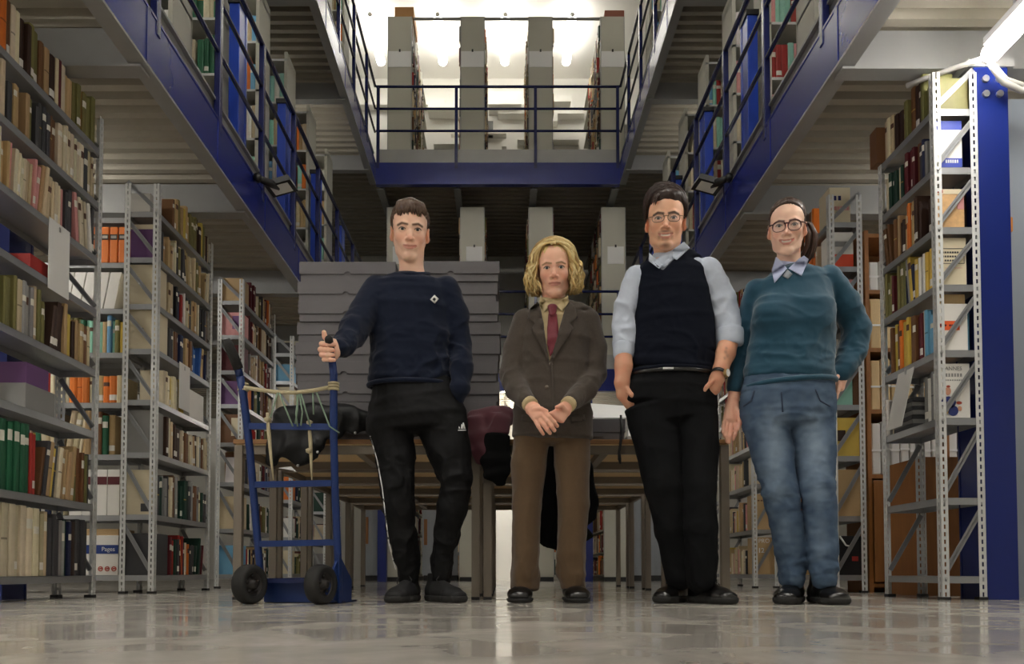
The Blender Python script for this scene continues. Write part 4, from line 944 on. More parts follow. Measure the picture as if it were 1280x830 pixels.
def px_chain(rows, Y=None):
    """rows of (px, py, Y, half width in px, depth ratio) -> nodes"""
    out = []
    for r in rows:
        px, py, yy, a, br = r; out.append((P(px, py, yy), a*yy/FPX, a*yy/FPX*br))
    return out
from mathutils.bvhtree import BVHTree
def bvh_of(v, f): return BVHTree.FromPolygons([tuple(q) for q in v], [tuple(int(i) for i in q) for q in f])
def drape(name, poly, bvhs, material, parent, off=0.004, step=2.5, fallback=None, thick=0.003, smooth=True):
    """cloth piece or print whose outline is given on the front of a body: points are dropped onto the real surface"""
    xs = [p[0] for p in poly]; ys = [p[1] for p in poly]
    from mathutils.geometry import delaunay_2d_cdt
    pts = [Vector(p) for p in poly]; n = len(pts); bnd = []
    for i in range(n):
        a, b = pts[i], pts[(i+1) % n]; m = max(1, int((b-a).length/step))
        for k in range(m): bnd.append(a.lerp(b, k/m))
    def inside(x, y):
        c = False
        for i in range(n):
            x0, y0 = poly[i]; x1, y1 = poly[(i+1) % n]
            if (y0 > y) != (y1 > y) and x < (x1-x0)*(y-y0)/(y1-y0)+x0: c = not c
        return c
    ins = []; y = min(ys)+step*0.5
    while y < max(ys):
        x = min(xs)+step*0.5
        while x < max(xs):
            if inside(x, y) and min((Vector((x, y))-q).length for q in bnd) > step*0.55: ins.append(Vector((x, y)))
            x += step
        y += step
    allp = bnd+ins; nb = len(bnd)
    vo, _, fo, _, _, _ = delaunay_2d_cdt(allp, [(i, (i+1) % nb) for i in range(nb)], [list(range(nb))], 1, 1e-4)
    V3 = []; o_ = Vector((0, 0, H))
    for q in vo:
        d = Vector(ray(q.x, q.y)).normalized(); best = None
        for b in (bvhs if isinstance(bvhs, (list, tuple)) else [bvhs]):
            hit = b.ray_cast(o_, d)
            if hit[0] is not None and (best is None or hit[3] < best): best = hit[3]
        V3.append([d, best])
    known = [q[1] for q in V3 if q[1] is not None]; dm = sum(known)/len(known) if known else fallback
    V = [o_+d*((t if t is not None else dm)-off) for d, t in V3]
    B = [o_+d*((t if t is not None else dm)-off+thick) for d, t in V3]
    m = len(V); fs = [tuple(f) for f in fo]; mb = MB(); mb.add(V+B, fs+[tuple(i+m for i in reversed(f)) for f in fs])
    ec = {}
    for f in fs:
        for i in range(len(f)): ec[(f[i], f[(i+1) % len(f)])] = 1
    for (a, b) in ec:
        if (b, a) not in ec: mb.f.append((b, a, a+m, b+m)); mb.c.append(None)
    return mb.build(name, material, parent, smooth=smooth)
# ================================================================ TABLES
def table(x0, x1, y0, d, label, z=0.77):
    r = thing('work_table', label, 'table', ((x0+x1)/2, y0+d/2, 0), 'work tables standing in a block')
    MB().box(x0, x1, y0, y0+d, z-0.022, z).build('table_top', M['wood'], r, bevel=0.002)
    MB().box(x0+0.01, x1-0.01, y0+0.01, y0+d-0.01, z-0.027, z-0.022).build('underside', M['woodside'], r)
    for yy in (y0+0.02, y0+d-0.045): MB().box(x0+0.04, x1-0.04, yy, yy+0.025, z-0.068, z-0.027).build('apron', M['tableleg'], r)
    for xx in (x0+0.01, x1-0.035): MB().box(xx, xx+0.025, y0+0.045, y0+d-0.045, z-0.068, z-0.027).build('apron', M['tableleg'], r)
    MB().box((x0+x1)/2-0.02, (x0+x1)/2+0.02, y0+0.045, y0+d-0.045, z-0.06, z-0.027).build('support_rail', M['tableleg'], r)
    for xx in (x0+0.004, x1-0.042):
        for yy in (y0+0.006, y0+d-0.044):
            l = MB().box(xx, xx+0.038, yy, yy+0.038, 0.012, z-0.027).build('leg', M['tableleg'], r)
            MB().box(xx-0.001, xx+0.039, yy-0.001, yy+0.039, 0, 0.014).build('foot_cap', M['black'], l)
rows_ = [(3.82, 'front row'), (4.52, 'second row'), (5.24, 'third row'), (5.98, 'fourth row'), (6.72, 'last row')]
for k, (y, nm) in enumerate(rows_):
    table(-1.285, -0.098, y, 0.64, 'brown-topped steel table in the %s, on the hand truck side' % nm)
    table(-0.086, 1.10, y, 0.64, 'brown-topped steel table in the %s, on the tweed jacket side' % nm)
# ================================================================ ARCHIVE BOX STACKS
def abox(cx, yf, z, w_, d, h, yaw, label, lead):
    r = thing('archive_box', label, 'box', (cx, yf+d/2, z), 'stacked grey archive boxes'); r.rotation_euler = (0, 0, yaw)
    def part(name, mb, m, bev=0.0015):
        o = mb.build(name, m, None, bevel=bev); o.parent = r; return o
    lh = h*0.62
    part('base', MB().box(-w_/2+0.006, w_/2-0.006, -d/2+0.006, d/2-0.006, 0, h-0.006), M['boxgrey'])
    # lid with a half-round thumb notch at its lower front edge
    mb = MB(); n = 9; nr = 0.016
    pts = [(-w_/2, h-lh), (-nr, h-lh)] + [(-nr*math.cos(math.pi*i/n), h-lh+nr*0.8*math.sin(math.pi*i/n)) for i in range(1, n)] + [(nr, h-lh), (w_/2, h-lh), (w_/2, h), (-w_/2, h)]
    mb.prism(pts, -d/2, -d/2+0.004); mb.box(-w_/2, w_/2, d/2-0.004, d/2, h-lh, h)
    mb.box(-w_/2, -w_/2+0.004, -d/2+0.004, d/2-0.004, h-lh, h); mb.box(w_/2-0.004, w_/2, -d/2+0.004, d/2-0.004, h-lh, h); mb.box(-w_/2+0.004, w_/2-0.004, -d/2+0.004, d/2-0.004, h-0.004, h)
    part('lid', mb, M['boxgrey'], 0.001)
NB = 9; hb = 0.0995
for s_, (xa, xb, nm) in enumerate(((-1.005, -0.515, 'hand truck side'), (-0.50, -0.006, 'burgundy coat side'))):
    for k in range(NB):
        j = random.uniform(-0.008, 0.008)
        abox((xa+xb)/2+j+(-0.012 if s_ == 0 else 0.006)*(1 if 2 < k < 6 else 0), 3.9+random.uniform(-0.006, 0.012), 0.7705+k*hb, xb-xa-0.014, 0.38, hb-0.0008, random.uniform(-0.008, 0.008),
             'flat grey archive box, %s from the top of the stack on %s' % (ORD[NB-1-k], nm), s_)
# ================================================================ THINGS ON THE RIGHT TABLE
o = thing('archive_box', 'single flat grey box on the table beside the tweed jacket', 'box', (0.5, 4.05, 0.7705))
MB().box(0.2, 0.6, 3.86, 4.25, 0.7705, 0.85).build('base', M['boxgrey'], o, bevel=0.002); MB().box(0.196, 0.604, 3.856, 4.254, 0.81, 0.875).build('lid', M['boxgrey'], o, bevel=0.002); MB().box(0.25, 0.5, 3.853, 3.857, 0.79, 0.806).build('gap_strip', M['boxgrey'], o)  # last bar is added to stand for the shaded gap below the lid
fo = thing('paper_folder', 'open white folder of papers lying tilted on the grey box', 'papers', (0.55, 4.0, 0.88))
MB().add([(0.30,3.88,0.878),(0.66,3.86,0.878),(0.72,4.2,0.878),(0.36,4.22,0.93),(0.30,3.88,0.884),(0.66,3.86,0.884),(0.72,4.2,0.90),(0.36,4.22,0.965)], BOXF).build('paper_stack', M['paper'], fo)
MB().add([(0.38,4.21,0.9),(0.78,4.19,0.9),(0.78,4.28,1.02),(0.42,4.30,1.05),(0.38,4.215,0.9),(0.78,4.195,0.9),(0.78,4.285,1.02),(0.42,4.305,1.05)], BOXF).build('raised_sheet', M['paper'], fo)
MB().add([(0.22,3.87,0.876),(0.46,3.87,0.876),(0.44,4.2,1.0),(0.2,4.2,0.98),(0.22,3.873,0.879),(0.46,3.873,0.879),(0.44,4.203,1.003),(0.2,4.203,0.983)], BOXF).build('dark_cover', M['boxgrey2'], fo)
o = MB().box(0.62, 0.86, 3.9, 4.2, 0.7705, 0.80).build('paper_pile', M['paper'], bevel=0.002); tag(o, 'low pile of white paper half hidden by the black trousers', 'papers')
st = MB().tube([P(776, 519, 3.80), P(777, 535, 3.795), P(776, 551, 3.79), P(774, 566, 3.79), P(774.5, 574, 3.79), P(775.5, 580, 3.79)], [.006, .008, .007, .007, .009, .004], 6).build('hanging_strap', M['black'], smooth=True); tag(st, 'black strap hanging over the table edge from grey box', 'strap')
# ================================================================ SOFT THINGS ON THE TABLES
cloth_black = mat('black_nylon', (9,9,11), 0.5, 0, bump=0.15, bscale=25, spec=0.3)
cloth_coat = mat('black_wool', (6,6,7), 0.9, 0, spec=0.2)
cloth_burg = mat('burgundy_cloth', (78,24,38), 0.75, 0, var=0.15, vscale=20, bump=0.1, bscale=120, sheen=0.2)
def soft(name, rows, res, label, cat, m, fold, fsc=(14, 14, 9), k=0.03, seed=3, vd=(0, 1, 0)):
    allp = [n for ch in rows for n in px_chain(ch)]
    lo = [min(n[0][i]-max(n[1], n[2]) for n in allp)-0.03 for i in range(3)]; hi = [max(n[0][i]+max(n[1], n[2]) for n in allp)+0.03 for i in range(3)]
    F = Field(lo, hi, res)
    for ch in rows: F.chain(px_chain(ch), k, vdir=vd)
    v, f = F.mesh(); N = vnormals(v, f); v = v+N*folds(v, fsc, fold, seed)[:, None]; v = smooth_mesh(v, f, 1)
    o = np_obj(name, v, f, m); tag(o, label, cat); return o, v, f
# black padded jacket thrown over the front edge of the left table
jk, jv, jf = soft('padded_jacket', [
    [(356, 523, 3.80, 15, .9), (392, 521, 3.80, 15, .9), (430, 520, 3.8, 14, .9), (458, 525, 3.8, 12, 1)],
    [(344, 535, 3.78, 8, 1.0), (343, 560, 3.78, 8, 1.0), (340, 576, 3.77, 7, 1.0)],
    [(362, 535, 3.78, 16, .5), (364, 560, 3.765, 15, .45), (376, 578, 3.765, 9, .5)],
    [(390, 535, 3.78, 17, .5), (396, 555, 3.765, 12, .45), (384, 572, 3.765, 9, .5)],
    [(420, 533, 3.78, 15, .5), (420, 545, 3.765, 10, .45)], [(446, 530, 3.79, 12, .6), (443, 540, 3.775, 6, .5)]],
    0.007, 'black padded jacket thrown over the table edge behind the hand truck', 'jacket', cloth_black, 0.010, (12, 12, 15))
for (px, py) in ((397, 569), (372, 586), (444, 545)):
    MB().lathe([(0, -0.004), (0.006, -0.003), (0.007, 0.002), (0, 0.003)], P(px, py-4, 3.735), (0, 1, 0), 10).build('snap_button', M['steelbolt'], jk, smooth=True)
MB().add([P(348, 585, 3.765), P(364, 583, 3.765), P(371, 590, 3.765), P(366, 588, 3.765), P(348, 585, 3.768), P(364, 583, 3.768), P(371, 590, 3.768), P(366, 588, 3.768)], BOXF).build('garment_tag', M['paper'], jk)
bj, bv, bf = soft('burgundy_coat', [
    [(592, 522, 3.84, 11, .9), (612, 521, 3.84, 11, .9), (634, 520, 3.84, 12, .9)],
    [(594, 525, 3.79, 12, .5), (598, 545, 3.775, 13, .45), (601, 562, 3.77, 11, .45), (603, 576, 3.77, 8, .5)],
    [(625, 525, 3.79, 14, .5), (624, 540, 3.775, 14, .45)]], 0.006, 'burgundy coat draped over the edge between two tables', 'coat', cloth_burg, 0.012, (16, 16, 10), seed=11)
o, v_, f_ = soft('coat_lining', [[(622, 545, 3.76, 17, .35), (620, 575, 3.755, 18, .3), (622, 592, 3.755, 15, .3), (626, 606, 3.755, 7, .4)]], 0.006, '', 'lining', cloth_coat, 0.012, (14, 14, 8), seed=5)
for kk in ('label', 'category'): del o[kk]
o.parent = bj; o['label'] = 'black inner lining'
soft('black_coat', [[(690, 558, 3.785, 44, .2), (692, 590, 3.785, 46, .2), (697, 630, 3.785, 50, .2), (702, 655, 3.785, 44, .2), (692, 680, 3.785, 20, .3)]], 0.008, 'long black coat hanging from the table behind the tweed jacket', 'coat', cloth_coat, 0.02, (13, 13, 4), seed=21)
# ================================================================ HAND TRUCK
ht = thing('hand_truck', 'blue steel hand truck with black grips and two rubber wheels', 'hand truck', P(365, 750, 3.4))
htb = mat('hand_truck_blue', (24,50,106), 0.35, 0.1, var=0.15, vscale=14, spec=0.5); htd = mat('hand_truck_navy', (20,32,74), 0.4, 0.1, var=0.15, vscale=9)
def pts(lst): return [P(*q) for q in lst]
Lt = pts([(300, 470, 3.31), (305, 500, 3.34), (312, 560, 3.38), (318, 630, 3.42), (324, 700, 3.45), (327, 738, 3.46)])
Rt = pts([(415, 448, 3.27), (417, 470, 3.29), (417, 540, 3.33), (419, 620, 3.37), (422, 690, 3.40), (424, 738, 3.41)])
MB().tube(Lt, 0.0165, 10).build('side_tube', htb, ht, smooth=True); MB().tube(Rt, 0.0165, 10).build('side_tube', htb, ht, smooth=True)
lh = MB().tube(pts([(300, 470, 3.31), (297, 460, 3.295), (293, 452, 3.28)]), 0.0165, 10).build('handle_tube', htb, ht, smooth=True)
MB().tube(pts([(298, 461, 3.293), (292, 445, 3.27), (285, 430, 3.25), (282.5, 424, 3.243)]), [0.021, 0.022, 0.02, 0.016], 12).build('grip', M['rubber'], lh, smooth=True)
rh = MB().tube(pts([(415, 450, 3.27), (414, 440, 3.255), (412.5, 432, 3.235)]), 0.0165, 10).build('handle_tube', htb, ht, smooth=True)
MB().tube(pts([(413.5, 438, 3.25), (412, 430, 3.225), (411, 424, 3.195), (410.5, 423, 3.185)]), [0.017, 0.0175, 0.017, 0.013], 12).build('grip', M['rubber'], rh, smooth=True)
for (a, b, rr) in (((312, 533, 3.36), (417, 534, 3.33), .0125), ((316, 606, 3.405), (419, 604, 3.365), .0125), ((322, 680, 3.44), (421.5, 678, 3.395), .0125)):
    MB().bar(P(*a), P(*b), 0.02, 0.026).build('cross_bar', htb, ht)
# axle housing, toe plate and wheel brackets
MB().bar(P(322, 726, 3.44), P(420, 724, 3.40), 0.02, 0.02).build('axle', htd, ht)
A0, A1 = P(330, 738, 3.45), P(424, 738, 3.40); dirv = (A1-A0).normalized(); back = Vector((-dirv.y, dirv.x, 0))
def tp(u, d, z): q = A0.lerp(A1, u)+back*d; return (q.x, q.y, z)
MB().add([tp(0,0,0.005), tp(1,0,0.005), tp(1,.012,0.005), tp(0,.012,0.005), tp(0,0,.095), tp(1,0,.095), tp(1,.012,.095), tp(0,.012,.095)], BOXF).build('back_plate', htb, ht)
MB().add([tp(0,.012,0.002), tp(1.03,.012,0.002), tp(1.03,.2,0.002), tp(0,.2,0.002), tp(0,.012,.01), tp(1.03,.012,.01), tp(1.03,.2,.01), tp(0,.2,.01)], BOXF).build('toe_plate', htd, ht)
MB().add([tp(0,-.05,.087), tp(1,-.05,.087), tp(1,0,.087), tp(0,0,.087), tp(0,-.05,.1), tp(1,-.05,.1), tp(1,0,.1), tp(0,0,.1)], BOXF).build('axle_shelf', htd, ht)
b0 = A1
MB().add([tp(.93,-.11,.03), tp(.96,-.11,.03), tp(1.0,.0,.005), tp(.97,.0,.005), tp(.93,-.09,.09), tp(.96,-.09,.09), tp(1.0,.0,.2), tp(.97,.0,.2)], BOXF).build('wheel_bracket', htb, ht)
MB().add([tp(1.0,-.02,.003), tp(1.02,-.02,.003), tp(1.04,.12,.003), tp(1.02,.12,.003), tp(1.0,-.02,.21), tp(1.02,-.02,.21), tp(1.04,.12,.1), tp(1.02,.12,.1)], BOXF).build('wheel_bracket', htb, ht)
def wheel(c, r, w_, yaw):
    ax = Vector((math.cos(yaw), -math.sin(yaw), 0)); c = Vector(c)
    prof = [(r*.62,-w_*.42),(r*.8,-w_*.5),(r*.93,-w_*.47),(r,-w_*.25),(r,w_*.25),(r*.93,w_*.47),(r*.8,w_*.5),(r*.62,w_*.42)]
    t = MB().lathe(prof, c, ax, 28).build('tyre', M['rubber'], ht, smooth=True)
    hub = MB().lathe([(0,-w_*.3),(r*.63,-w_*.3),(r*.65,-w_*.42),(r*.65,w_*.42),(r*.58,w_*.36),(r*.5,w_*.18),(r*.24,w_*.2),(r*.22,w_*.5),(r*.1,w_*.55),(0,w_*.55)], c, ax, 28).build('wheel_hub', mat('hub_dark', (44,40,38), 0.5, 0.2), ht, smooth=True)
    u = ax.cross(Vector((0,0,1))); 
    for k in range(5):
        a = 2*math.pi*k/5+.3; q = c+ax*w_*.26+(u*math.cos(a)+Vector((0,0,1))*math.sin(a))*r*.42
        MB().lathe([(0,0.004),(r*.1,.003),(r*.1,0)], q, ax, 10).build('hub_disc', mat('hub_dark', (44,40,38), 0.5, 0.2), hub, smooth=True)  # added discs standing for the shade inside the hub holes
cw = P(312, 730, 3.33); wheel((cw.x, cw.y, 0.0825), 0.0825, 0.062, math.radians(24)); cw = P(401, 730, 3.29); wheel((cw.x, cw.y, 0.0825), 0.0825, 0.062, math.radians(22))
rope = mat('hemp_rope', (182,170,138), 0.9, 0, bump=0.4, bscale=180); twine = mat('green_twine', (128,150,128), 0.8)
ro = MB().tube(pts([(304, 484, 3.32), (322, 487, 3.315), (345, 490, 3.31), (368, 491, 3.305), (392, 488, 3.30), (417, 483, 3.29)]), 0.0085, 8).build('rope', rope, ht, smooth=True)
for (px, py, yy) in ((304, 484, 3.335), (417, 483, 3.295)):
    c = P(px, py, yy)
    for dz in (-.012, 0.0, .012): MB().lathe([(0.0175,-.006),(0.024,-.003),(0.024,.003),(0.0175,.006)], c+Vector((0,0,dz)), (0,0,1), 14).build('rope_knot', rope, ht, smooth=True)
tw = [[(347,491),(338,522)], [(349,491),(366,533)], [(373,491),(370,518),(372,533)], [(376,491),(388,533)], [(391,489),(392,518)], [(395,489),(412,533),(424,541)], [(371,491),(372,512),(369,530)], [(374,492),(378,515),(376,532)]]
for k, t_ in enumerate(tw): MB().tube([P(x, y, 3.305-0.002*(k % 2)) for x, y in t_], 0.0035, 6).build('twine', twine, ht, smooth=True)
for t_ in ([(334,516),(336,540),(339,575),(342,600)], [(386,526),(388,550),(389,580),(390,600)]):
    MB().tube([P(x, y, 3.34) for x, y in t_], [.006, .009, .006, .003], 6).build('frayed_rope', rope, ht, smooth=True)
for (px, py) in ((387, 528), (386, 563), (334, 524)):
    MB().lathe([(0,-.014),(.012,-.008),(.014,.004),(0,.012)], P(px, py, 3.335), (0,0,1), 10).build('rope_knot', rope, ht, smooth=True)
# ================================================================ PEOPLE
SKINM = vcmat('skin', 0.48, bump=0.05, bscale=300, spec=0.35, sub=0.12, var=0.05)
def hairmat(name, rgb, rough=0.42):
    return mat(name, rgb, rough, 0, var=0.35, vscale=60, bump=0.5, bscale=140, spec=0.4, stretch=(1.6, 1.6, 0.35))
def rotm(yaw, pitch, roll):
    # pitch > 0: nod towards the viewer (face looks down); yaw > 0: face turns to the picture right; roll > 0: crown to the picture right
    return Matrix.Rotation(yaw, 3, 'Z') @ Matrix.Rotation(pitch, 3, 'X') @ Matrix.Rotation(roll, 3, 'Y')
class Head:
    def __init__(s, px, py, Y, scale, yaw=0, pitch=0.2, roll=0):
        s.R = rotm(yaw, pitch, roll); s.s = scale; s.o = P(px, py, Y)-s.R @ Vector((0, -.085*scale, 0))
    def w(s, p): return s.o + s.R @ (Vector(p)*s.s)
    def wn(s, v): return np.array(s.o) + (v*s.s) @ np.array(s.R).T
    def inv(s, q): return (s.R.transposed() @ (Vector(q)-s.o))/s.s
def head_mesh(hd, neck, skin, lip, brow, smile=0.3, teeth=False, beard=None, cheek=0.10, female=False, res=0.0026, wide=1.0, chinw=1.0, nose=1.0, browt=0.0042):
    F = Field((-0.098, -0.13, -0.25), (0.098, 0.13, 0.13), res); W = wide
    F.ell((0, .018, .036), (.0735*W, .093, .080), k=.02)
    F.ell((0, -.03, .036), (.060*W, .052, .058), k=.03)
    F.ell((0, -.018, -.028), (.060*W, .066, .080), k=.03)
    for s in (-1, 1):
        F.rc([(s*.050*W, .020, -.042), (s*.040*W*chinw, -.014, -.080), (s*.013*chinw, -.066, -.105)], [.018, .0165, .0165], k=.024)
        F.ell((s*.040*W, -.056, -.028+.003*smile), (.022, .020, .022), k=.022)
        F.rc([(s*.050, -.056, .013), (s*.030, -.074, .0185), (s*.010, -.079, .013)], [.008, .0088, .008] if not female else [.006, .0065, .006], k=.013)
    F.ell((0, -.074, -.103), (.020*chinw, .016, .015), k=.016)
    F.ell((0, -.070, -.062), (.031, .021, .024), k=.018)
    F.rc([(0, -.077, .010), (0, -.0905*nose, -.016), (0, -.1035*nose, -.0345)], [.0078, .0085, .0112], k=.010)
    for s in (-1, 1):
        F.ell((s*.0128, -.0915, -.0395), (.0082, .0115, .0082), k=.006)
        F.ell((s*.031, -.095, -.001), (.0185, .021, .0125), 's', .010)
    for s in (-1, 1): F.ell((s*.031, -.0715, -.001), (.0152, .0152, .0142), k=.004)
    for s in (-1, 1):
        F.ell((s*.031, -.090, -.0015), (.0130, .0115, .0047-(0.0012*smile)), 's', .002)
        F.ell((s*.0065, -.101*nose, -.0450), (.0042, .005, .0035), 's', .003)
    # mouth
    zc = -.0675; up = .0075*smile; mw = .0225+.0055*smile
    lipU = [(-mw, -.0755, zc+up), (-.010, -.0865, zc+.0035), (0, -.0875, zc+.0025), (.010, -.0865, zc+.0035), (mw, -.0755, zc+up)]
    lipL = [(-mw*.9, -.0755, zc+up*.8-.002), (-.010, -.0845, zc-.0065-.004*teeth), (.010, -.0845, zc-.0065-.004*teeth), (mw*.9, -.0755, zc+up*.8-.002)]
    F.rc(lipU, [.0025, .0048, .0045, .0048, .0025], k=.006); F.rc(lipL, [.0028, .0058, .0058, .0028], k=.006)
    line = [(-mw-.001, -.0785, zc+up), (-.011, -.091, zc-.0012), (.011, -.091, zc-.0012), (mw+.001, -.0785, zc+up)]
    F.rc(line, .0022 if not teeth else .0034, k=.0025, op='s')
    # ears
    for s in (-1, 1):
        Rr = Matrix.Rotation(s*0.5, 3, 'Z')
        F.ell((s*.0765*W, .014, -.010), (.0085, .0195, .031), k=.006, R=Rr); F.ell((s*.084*W, .006, -.006), (.0065, .011, .018), 's', .004, R=Rr)
    nb = hd.inv(neck[0]); nr = neck[1]/hd.s
    F.chain([((0, .028, -.055), nr*.88, nr*.95), ((nb[0]*.6, nb[1]*.6+.014, nb[2]*.6), nr*.92, nr*.92), (tuple(nb), nr*1.12, nr*1.08)], k=.022)
    v, f = F.mesh(); v = smooth_mesh(v, f, 1, 0.4)
    col = np.tile(np.array(lin(skin)), (len(v), 1))
    def mix(c, m): 
        nonlocal col; m = np.clip(m, 0, 1)[:, None]; col = col*(1-m)+np.array(lin(c))*m
    front = (v[:, 1] < -.03).astype(float)
    red = tuple(int(q) for q in (min(255, skin[0]*1.0), skin[1]*.78, skin[2]*.76))
    for s in (-1, 1): mix(red, (cheek*4)*gauss(v, (s*.040, -.062, -.036), (.022, .04, .018))*front)
    mix(red, .45*gauss(v, (0, -.105, -.037), (.014, .02, .012))); mix(red, .35*(np.abs(v[:, 0]) > .072)*(v[:, 2] < .03))
    def dseg(pts):
        best = np.full(len(v), 9.0)
        for a, b in zip(pts[:-1], pts[1:]):
            a = np.array(a); b = np.array(b); d = b-a; t = np.clip(((v[:, [0, 2]]-a[[0, 2]]) @ d[[0, 2]])/(d[[0, 2]] @ d[[0, 2]]+1e-9), 0, 1)
            q = v[:, [0, 2]]-(a[[0, 2]]+t[:, None]*d[[0, 2]]); best = np.minimum(best, np.linalg.norm(q, axis=1))
        return best
    m = np.minimum(dseg(lipU)-.0042, dseg(lipL)-.0052); mix(lip, np.clip(-m/.0022+.1, 0, .7)*front)
    dl = dseg(line)
    if teeth: mix((226, 218, 204), np.clip(1.6-dl/.0026, 0, 1)*front*(np.abs(v[:, 0]) < mw*.72))
    for s in (-1, 1):
        br = [(s*.049, 0, .0135), (s*.033, 0, .0205), (s*.0115, 0, .0165)]; mix(brow, np.clip(1.5-dseg(br)/browt, 0, .95)*front*(v[:, 1] < -.05))
        lid = [(s*.0445, 0, .0), (s*.038, 0, .0045), (s*.030, 0, .0055), (s*.020, 0, .0005)]; mix((48, 32, 26), np.clip(1.5-dseg(lid)/.0026, 0, .95)*front*(v[:, 1] < -.06))
    if beard:
        c, parts = beard
        for (ctr, r, a) in parts: mix(c, a*gauss(v, ctr, r)*front)
    return hd.wn(v), f, col
def add_eyes(root, hd, iris):
    for s in (-1, 1):
        c = hd.w((s*.031, -.0718, -.001)); r = .0135*hd.s; d = (Vector((0, 0, H+.25))-c).normalized()
        o = MB(); n = 14; prof = []
        for k in range(9):
            a = math.pi*k/8; prof.append((r*math.sin(a), -r*math.cos(a)))
        e = o.lathe(prof, c, d, n).build('eye', mat('eye_white', (205,198,190), 0.25, spec=0.5), root, smooth=True)
        MB().lathe([(.0062*hd.s, r*.885), (.0058*hd.s, r*.935), (.003*hd.s, r*1.005), (0, r*1.01)], c, d, 14).build('iris', mat('iris_%d_%d_%d' % iris, iris, 0.15, spec=0.6), e, smooth=True)
        MB().lathe([(.0030*hd.s, r*1.0), (.0028*hd.s, r*1.02), (0, r*1.022)], c, d, 10).build('pupil', mat('pupil', (8,7,7), 0.1), e, smooth=True)
def glasses(root, hd, m, rx, rz, thick, rimless_bottom=False, zoff=-.002):
    fr = None; mb = MB()
    for s in (-1, 1):
        ring = []
        for k in range(25):
            a = 2*math.pi*k/24; x = s*.0315+rx*math.copysign(abs(math.cos(a))**.8, math.cos(a)); z = zoff+rz*math.copysign(abs(math.sin(a))**.8, math.sin(a))
            ring.append(hd.w((x, -.103+.9*(abs(x))**2*6, z)))
        rr = [thick*hd.s*(.55 if (rimless_bottom and math.sin(2*math.pi*k/24) < -.2) else 1) for k in range(25)]
        mb.tube(ring, rr, 6, cap=False)
    mb.tube([hd.w((-.012, -.102, .003)), hd.w((0, -.1045, .005)), hd.w((.012, -.102, .003))], thick*hd.s, 6)
    g = mb.build('glasses', m, root, smooth=True)
    for s in (-1, 1):
        MB().tube([hd.w((s*(.0315+rx), -.096, .004)), hd.w((s*.072, -.075, .004)), hd.w((s*.0795, -.02, .006)), hd.w((s*.081, .012, .006)), hd.w((s*.08, .03, -.012))], thick*hd.s*.9, 6).build('temple_arm', m, g, smooth=True)
        gl = bpy.data.materials.get('lens_glass')
        if gl is None:
            gl = bpy.data.materials.new('lens_glass'); gl.use_nodes = True; b = gl.node_tree.nodes['Principled BSDF']; b.inputs['Alpha'].default_value = 0.12; b.inputs['Roughness'].default_value = 0.05; b.inputs['Base Color'].default_value = (.9, .92, .95, 1)
        MB().add([hd.w((s*.0315+rx*.97*math.cos(2*math.pi*k/20), -.1005+.9*(abs(s*.0315+rx*.97*math.cos(2*math.pi*k/20)))**2*6, zoff+rz*.97*math.sin(2*math.pi*k/20))) for k in range(20)], [tuple(range(20))]).build('lens', gl, g, fix=False)
    return g
def hair_cap(hd, root, m, hair_r, cuts, extra=(), disp=0.004, dsc=(60, 60, 22), seed=1, res=0.0035, center=(0, .022, .046), cut_k=.01):
    F = Field((-.13, -.13, -.2), (.13, .16, .16), res); F.ell(center, hair_r, k=.01)
    for (c, r, k) in extra: F.ell(c, r, k=k)
    for (kind, a, b) in cuts:
        if kind == 'ell': F.ell(a, b, 's', cut_k)
        else: F.half(a, b, 's', .006)
    v, f = F.mesh(); N = vnormals(v, f); v = v+N*folds(v, dsc, disp, seed)[:, None]
    return np_obj('hair', hd.wn(v), f, m, root)
def clumps(hd, root, m, paths, name='hair_lock'):
    mb = MB()
    for pts_, r0 in paths:
        n = len(pts_); mb.tube([hd.w(q) for q in pts_], [r0*hd.s*(.45+.75*math.sin(math.pi*min(1, (i+.6)/(n))) if i < n-1 else .12) for i in range(n)], 6)
    return mb.build(name, m, root, smooth=True)
def finger(F, pts_, r, k=.004):
    n = len(pts_); F.rc(pts_, [r*(1.05-.22*i/(n-1)) for i in range(n)], k=k)
def cloth(name, chains, m, root, res=0.006, fold=0.004, fsc=(16, 16, 16), seed=1, k=0.02, extra=None, dispf=None, sm=1, post=None):
    allp = [n for ch in chains for n in ch]
    lo = [min(n[0][i]-max(n[1], n[2]) for n in allp)-0.02 for i in range(3)]; hi = [max(n[0][i]+max(n[1], n[2]) for n in allp)+0.02 for i in range(3)]
    F = Field(lo, hi, res)
    for i, ch in enumerate(chains): F.chain(ch, k, cap=0.22 if i == 0 else 1.0)
    if extra: extra(F)
    v, f = F.mesh(); N = vnormals(v, f); d = folds(v, fsc, fold, seed)+folds(v, [q*2.3 for q in fsc], fold*.35, seed+9)
    if dispf is not None: d = d*dispf(v)
    v = v+N*d[:, None]; v = smooth_mesh(v, f, sm, .4)
    if post is not None: v = post(v)
    return np_obj(name, v, f, m, root), v, f
def join_np(parts):
    V = []; Fs = []; Cs = []; o = 0
    for v, f, c in parts:
        V.append(v); Fs.append(f+o); Cs.append(c if np.ndim(c) == 2 else np.tile(np.array(lin(c)), (len(v), 1))); o += len(v)
    return np.concatenate(V), np.concatenate(Fs), np.concatenate(Cs)
def hand_mesh(build, lo, hi, res=0.0032, sm=1):
    F = Field(lo, hi, res); build(F); v, f = F.mesh(); return smooth_mesh(v, f, sm, .35), f
